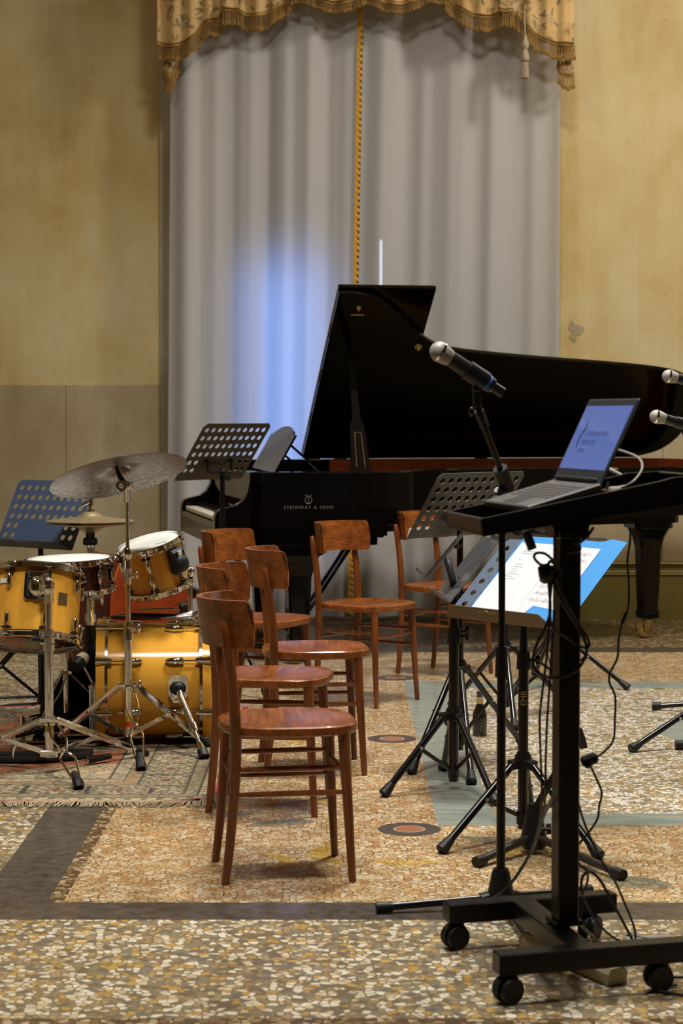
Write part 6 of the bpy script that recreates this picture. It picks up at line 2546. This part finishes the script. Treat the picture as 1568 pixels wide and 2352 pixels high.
for body, x, y, sz in (('CONSERVATORIO', 0.082, 0.127, 0.0180), ('PERGOLESI', 0.082, 0.104, 0.0180), ('FERMO', 0.082, 0.082, 0.0135)):
    text('screen_text', body, sz, 'screen_ink', lidl, SB @ Matrix.Translation((x, y, 0.0016)), 1.0, 0.0001, 'LEFT')
q = MB(SMt)
q.v = [tuple(SMt @ Vector((x, y, 0.0017))) for x, y in ((0.068, 0.085), (0.055, 0.098), (0.050, 0.115), (0.056, 0.132), (0.066, 0.142), (0.062, 0.155), (0.058, 0.168),
                                                        (0.071, 0.152), (0.076, 0.138), (0.066, 0.125), (0.062, 0.112), (0.064, 0.099))]
q.f = [(0, 1, 2, 11), (2, 10, 11), (2, 3, 9, 10), (3, 4, 8, 9), (4, 5, 7, 8), (5, 6, 7)]
q.build('screen_logo', 'screen_ink', lidl, BL, smooth=False)['label'] = 'dark feather shaped logo'
# white adapter and its cable
ad = thing('video_adapter', 'white video adapter with a pale cable plugged in behind the laptop', 'adapter', (0.628, 4.62, 1.183))
q = MB()
q.bar((0.612, 4.6, 1.18), (0.655, 4.66, 1.189), 0.030, 0.014, ch=0.004)
q.cyl((0.655, 4.66, 1.189), (0.676, 4.68, 1.194), 0.006, 0.004)
q.bar((0.627, 4.63, 1.191), (0.632, 4.63, 1.209), 0.008, 0.006)
q.build('body', 'white_plastic', ad, ad.location)
q = MB()
q.tube(spline([(0.674, 4.68, 1.193), (0.704, 4.72, 1.206), (0.728, 4.76, 1.229), (0.735, 4.8, 1.249), (0.727, 4.84, 1.263), (0.706, 4.88, 1.273), (0.684, 4.9, 1.28)], 6), 0.0030, 8)
q.build('lead', 'cable_grey', ad, ad.location)
q = MB()
q.tube(spline([(0.664, 4.9, 1.232), (0.679, 4.88, 1.225), (0.693, 4.84, 1.216)], 5), 0.004, 6)
q.bar((0.669, 4.9, 1.23), (0.689, 4.89, 1.228), 0.012, 0.007)
q.build('connector', 'cable_grey', ad, ad.location)


def cable(label, pts, r, mat='cable', name='cable', k=6, group=None):
    P = spline(pts, k)
    c0 = Vector(P[0])
    q = MB()
    q.tube(P, r, 7)
    o = q.build(name, mat, None, c0)
    o.location = c0
    tag(o, label, 'cable', group)
    return o


G = 'cables around the cart'
pc = cable('black laptop power cable hanging in a long wavy line right of the post', [(0.706, 4.78, 1.09), (0.705, 4.78, 1.055), (0.699, 4.78, 1.007), (0.703, 4.78, 0.943), (0.701, 4.78, 0.889), (0.687, 4.78, 0.855), (0.679, 4.78, 0.814),
     (0.676, 4.78, 0.771), (0.659, 4.78, 0.734), (0.657, 4.78, 0.709), (0.671, 4.78, 0.675), (0.671, 4.78, 0.621), (0.668, 4.78, 0.569), (0.65, 4.78, 0.543), (0.629, 4.78, 0.526)], 0.0030, group=G)
q = MB()
q.cyl((0.699, 4.78, 0.884), (0.687, 4.78, 0.855), 0.0052)
o = q.build('strain_relief', 'cable', pc, pc.location)
br = thing('power_adapter', 'small black power adapter hanging on its cable right of the post', 'power adapter', (0.608, 4.78, 0.518))
q = MB()
q.bar((0.589, 4.78, 0.511), (0.629, 4.78, 0.526), 0.03, 0.027, (0, 0, 1), ch=0.007)
q.bar((0.595, 4.78, 0.519), (0.612, 4.78, 0.502), 0.03, 0.022, (0, 0, 1), ch=0.006)
q.build('case', 'plastic', br, br.location)
cable('black cable swinging from the hanging power adapter down to the floor', [(0.611, 4.78, 0.505), (0.627, 4.78, 0.47), (0.64, 4.78, 0.436), (0.634, 4.78, 0.405), (0.63, 4.78, 0.373), (0.61, 4.79, 0.336), (0.588, 4.8, 0.306), (0.581, 4.82, 0.277),
       (0.592, 4.83, 0.249), (0.614, 4.84, 0.224), (0.612, 4.85, 0.188), (0.605, 4.86, 0.162), (0.623, 4.88, 0.125), (0.648, 4.9, 0.081), (0.693, 4.92, 0.037), (0.74, 4.94, 0.017)], 0.0030, group=G)
cable('black cable running from the back of the post straight down to the power strip', [(0.573, 4.79, 0.468), (0.58, 4.79, 0.425), (0.596, 4.8, 0.369), (0.617, 4.81, 0.318), (0.652, 4.83, 0.248), (0.684, 4.85, 0.199), (0.718, 4.9, 0.126), (0.746, 4.94, 0.06), (0.754, 4.96, 0.014)], 0.0032, group=G)
cable('black cable in a tall loop above the back base bar', [(0.574, 4.8, 0.171), (0.591, 4.82, 0.177), (0.603, 4.84, 0.161), (0.598, 4.84, 0.128), (0.594, 4.84, 0.099)], 0.0036, group=G)
cable('black cable arching over the back base bar to the power strip', [(0.607, 4.88, 0.155), (0.603, 4.88, 0.186), (0.611, 4.88, 0.211), (0.629, 4.88, 0.215), (0.651, 4.88, 0.195), (0.678, 4.88, 0.147), (0.709, 4.9, 0.09), (0.742, 4.94, 0.028)], 0.0038, group=G)
cable('pale grey cable leaning over the cross bar', [(0.574, 4.84, 0.115), (0.61, 4.88, 0.075), (0.654, 4.88, 0.033), (0.681, 4.9, 0.012)], 0.0040, 'cable_grey', group=G)
cable('thick black cable crossing from the cart post down over both stand bases', [(0.533, 4.76, 0.474), (0.535, 4.85, 0.43), (0.523, 5.05, 0.317), (0.509, 5.18, 0.208), (0.473, 5.24, 0.121), (0.434, 5.28, 0.063), (0.382, 5.22, 0.051), (0.365, 5.2, 0.048)], 0.0046, group=G)
for k, (dx_, lab) in enumerate(((0, 'left of two thin black cables hanging straight beside the post'), (12, 'right of two thin black cables hanging straight beside the post'))):
    cable(lab, [(0.501, 4.7, 0.897), (0.495, 4.7, 0.792), (0.483, 4.7, 0.686), (0.478, 4.7, 0.623), (0.484, 4.72, 0.513), (0.488, 4.74, 0.413), (0.492, 4.9, 0.293)] if k == 0 else
          [(0.513, 4.71, 0.896), (0.507, 4.71, 0.791), (0.501, 4.71, 0.685), (0.497, 4.71, 0.621), (0.496, 4.73, 0.511), (0.498, 4.75, 0.433), (0.503, 4.92, 0.31)], 0.0030, group=G)
cable('black cable bent into a small loop against the white sheet', [(0.526, 4.68, 0.991), (0.51, 4.67, 1.013), (0.486, 4.66, 1.034), (0.465, 4.66, 1.036), (0.459, 4.66, 1.026), (0.471, 4.66, 1.011), (0.497, 4.67, 0.996), (0.518, 4.69, 0.972)], 0.0034, group=G)
cable('coil of black cable hung on the left of the post', [(0.517, 4.68, 1.004), (0.497, 4.67, 1.015), (0.494, 4.67, 0.984), (0.5, 4.68, 0.899), (0.489, 4.68, 0.857), (0.468, 4.68, 0.815), (0.459, 4.68, 0.778), (0.468, 4.68, 0.75), (0.5, 4.68, 0.735),
       (0.542, 4.7, 0.737), (0.571, 4.7, 0.755), (0.588, 4.7, 0.786), (0.589, 4.7, 0.813), (0.573, 4.7, 0.847), (0.54, 4.69, 0.898), (0.515, 4.68, 0.946), (0.507, 4.68, 0.993)], 0.0038, group=G)
cable('second loop of black cable hanging across the front of the post', [(0.519, 4.68, 0.983), (0.524, 4.68, 0.946), (0.55, 4.69, 0.893), (0.581, 4.7, 0.847), (0.596, 4.7, 0.818), (0.59, 4.7, 0.804), (0.564, 4.7, 0.813), (0.535, 4.69, 0.835), (0.505, 4.68, 0.857), (0.499, 4.68, 0.91), (0.505, 4.68, 0.983)], 0.0036, group=G)
cable('pair of black cables curving from under the tray to the post', [(0.607, 4.72, 1.093), (0.592, 4.7, 1.076), (0.573, 4.7, 1.059), (0.558, 4.69, 1.057), (0.572, 4.69, 1.047), (0.566, 4.69, 1.039), (0.539, 4.69, 1.034)], 0.0036, group=G)
cable('thin black cable from the tray to the knob on the post', [(0.51, 4.68, 1.085), (0.511, 4.68, 1.056), (0.514, 4.68, 1.03), (0.522, 4.69, 1.003)], 0.0026, group=G)
hk = thing('cable_winder', 'black round cable clamp on the left face of the cart post', 'clamp', (0.498, 4.68, 0.985))
q = MB()
q.lathe([(0, -0.014), (0.018, -0.014), (0.024, -0.006), (0.024, 0.012), (0.014, 0.018), (0, 0.018)], 20, Matrix.Translation((0.487, 4.68, 0.985)) @ Matrix.Rotation(math.radians(80), 4, 'Y'))
q.bar((0.494, 4.68, 0.985), (0.524, 4.7, 0.983), 0.02, 0.02, ch=0.004)
q.build('clamp_body', 'plastic', hk, hk.location)

# power strip and its tangle under the cart
ps = thing('power_strip', 'ivory power strip lying under the front bar of the cart', 'power strip', (0.647, 4.663, 0.0))
q = MB()
e0, e1 = Vector((0.479, 4.973, 0.0)), Vector((0.662, 4.637, 0.0))
dv = (e1 - e0).normalized()
sd = Vector((-dv.y, dv.x, 0))
fr_ = frame(x=dv, y=sd)
L = (e1 - e0).length
q.M = Matrix.Translation(e0) @ fr_.to_4x4()
q.prism([(-0.028, 0.0), (0.028, 0.0), (0.028, 0.026), (0.019, 0.040), (-0.019, 0.040), (-0.028, 0.026)], 0.0, L, Matrix(((0, 0, 1, 0), (1, 0, 0, 0), (0, 1, 0, 0.0012), (0, 0, 0, 1))))
q.build('housing', 'ivory_plastic', ps, ps.location, angle=20)
for k in range(3):
    q = MB(Matrix.Translation(e0) @ fr_.to_4x4())
    q.lathe([(0.017, 0.041), (0.019, 0.041), (0.019, 0.0435), (0.017, 0.0435)], 20, Matrix.Translation((0.10 + 0.11 * k, 0, 0)), closed=True)
    q.build('socket', 'ivory_plastic', ps, ps.location)
for k, (a, lab) in enumerate((((1290, 2110), 'black plug standing in the power strip nearest the post'), ((1345, 2200), 'black plug lying behind the front base bar'))):
    p = Vector((0, 0, 0))
    q = MB()
    p = e0 + dv * (0.10 + 0.11 * k) + Vector((0, 0, 0.0437))
    q.lathe([(0, 0), (0.017, 0), (0.017, 0.016), (0.010, 0.03), (0.006, 0.042), (0, 0.042)], 16)
    o = q.build('plug', 'plastic')
    o.location = p
    tag(o, lab, 'plug')
for k, pts in enumerate(([(0.66, 5.00), (0.70, 4.93), (0.64, 4.88), (0.72, 4.84), (0.78, 4.90), (0.70, 4.96)], [(0.60, 4.92), (0.66, 4.86), (0.74, 4.88), (0.76, 4.80), (0.68, 4.78)],
                         [(0.74, 5.02), (0.80, 4.96), (0.74, 4.90), (0.66, 4.93), (0.62, 4.86)], [(0.80, 4.62), (0.74, 4.58), (0.84, 4.52), (0.95, 4.56)],
                         [(0.76, 4.66), (0.86, 4.66), (0.98, 4.62)])):
    cable(['tangled black cable on the floor behind the post', 'black cable curled beside the ivory power strip', 'black cable looped near the right rear caster',
           'black cable passing under the front base bar', 'black cable leaving to the right under the cart'][k], [(x, y, 0.0060 + 0.006 * (k % 3)) for x, y in pts], 0.0042, group=G)
bx = thing('junction_box', 'grey flat box on the floor right of the tangled cables', 'box', (0.779, 4.973, 0.0), math.radians(12))
q = MB()
q.box((0.02, 0, 0.010), (0.13, 0.085, 0.018), ch=0.004)
q.build('case', 'cable_grey', bx)

# thick cable bundle and cable tie on the rug at the left
for k in range(5):
    cable(['lowest', 'second', 'third', 'fourth', 'topmost'][k] + ' cable of the black bundle lying on the rug at the left', [
        (-1.75, 7.62 + 0.015 * k, 0.022 + 0.012 * (k % 2)), (-1.45, 7.60 + 0.018 * k, 0.024 + 0.012 * (k % 3)), (-1.22, 7.59 + 0.02 * k, 0.024 + 0.011 * (k % 2)),
        (-1.10, 7.63 + 0.02 * k, 0.024 + 0.008 * (k % 3)), (-1.00, 7.72 + 0.02 * k, 0.020)], 0.0115, group='cable bundle on the rug')
q = MB()
q.tube([(-1.275 + 0.004 * math.cos(a), 7.638 + 0.060 * math.cos(a), 0.040 + 0.033 * math.sin(a)) for a in [2 * math.pi * k / 20 for k in range(21)]], 0.004, 6)
o = q.build('cable_tie', 'tape_white', None, (-1.275, 7.638, 0.04))
o.location = (-1.275, 7.638, 0.04)
tag(o, 'pale tie around the black cable bundle on the rug', 'cable tie')
cable('black cable lying on the floor under the navy music stand', [(-1.75, 8.95, 0.006), (-1.55, 9.15, 0.006), (-1.36, 9.22, 0.006), (-1.20, 9.20, 0.006), (-1.05, 9.28, 0.006)], 0.006, group='floor cables behind the drums')
cable('black cable curving over the floor behind the navy stand', [(-1.80, 9.30, 0.006), (-1.50, 9.42, 0.006), (-1.28, 9.36, 0.006), (-1.15, 9.45, 0.006)], 0.006, group='floor cables behind the drums')
mg = thing('rubber_foot_cap', 'short black tube lying on the rug at the foot of the tom stand', 'tube', (-0.99, 7.56, 0.026), math.radians(40))
q = MB()
q.tube([(0.0, 0, 0.0), (0.03, 0, 0.001), (0.11, 0, 0.003)], [0.014, 0.015, 0.010], 14)
q.build('body', 'rubber', mg)
q = MB()
q.lathe([(0.004, 0), (0.0145, 0), (0.0145, 0.003), (0.004, 0.003)], 16, Matrix.Translation((-0.003, 0, 0)) @ Matrix.Rotation(math.radians(90), 4, 'Y'), closed=True)
q.build('rim', 'chrome_soft', mg)
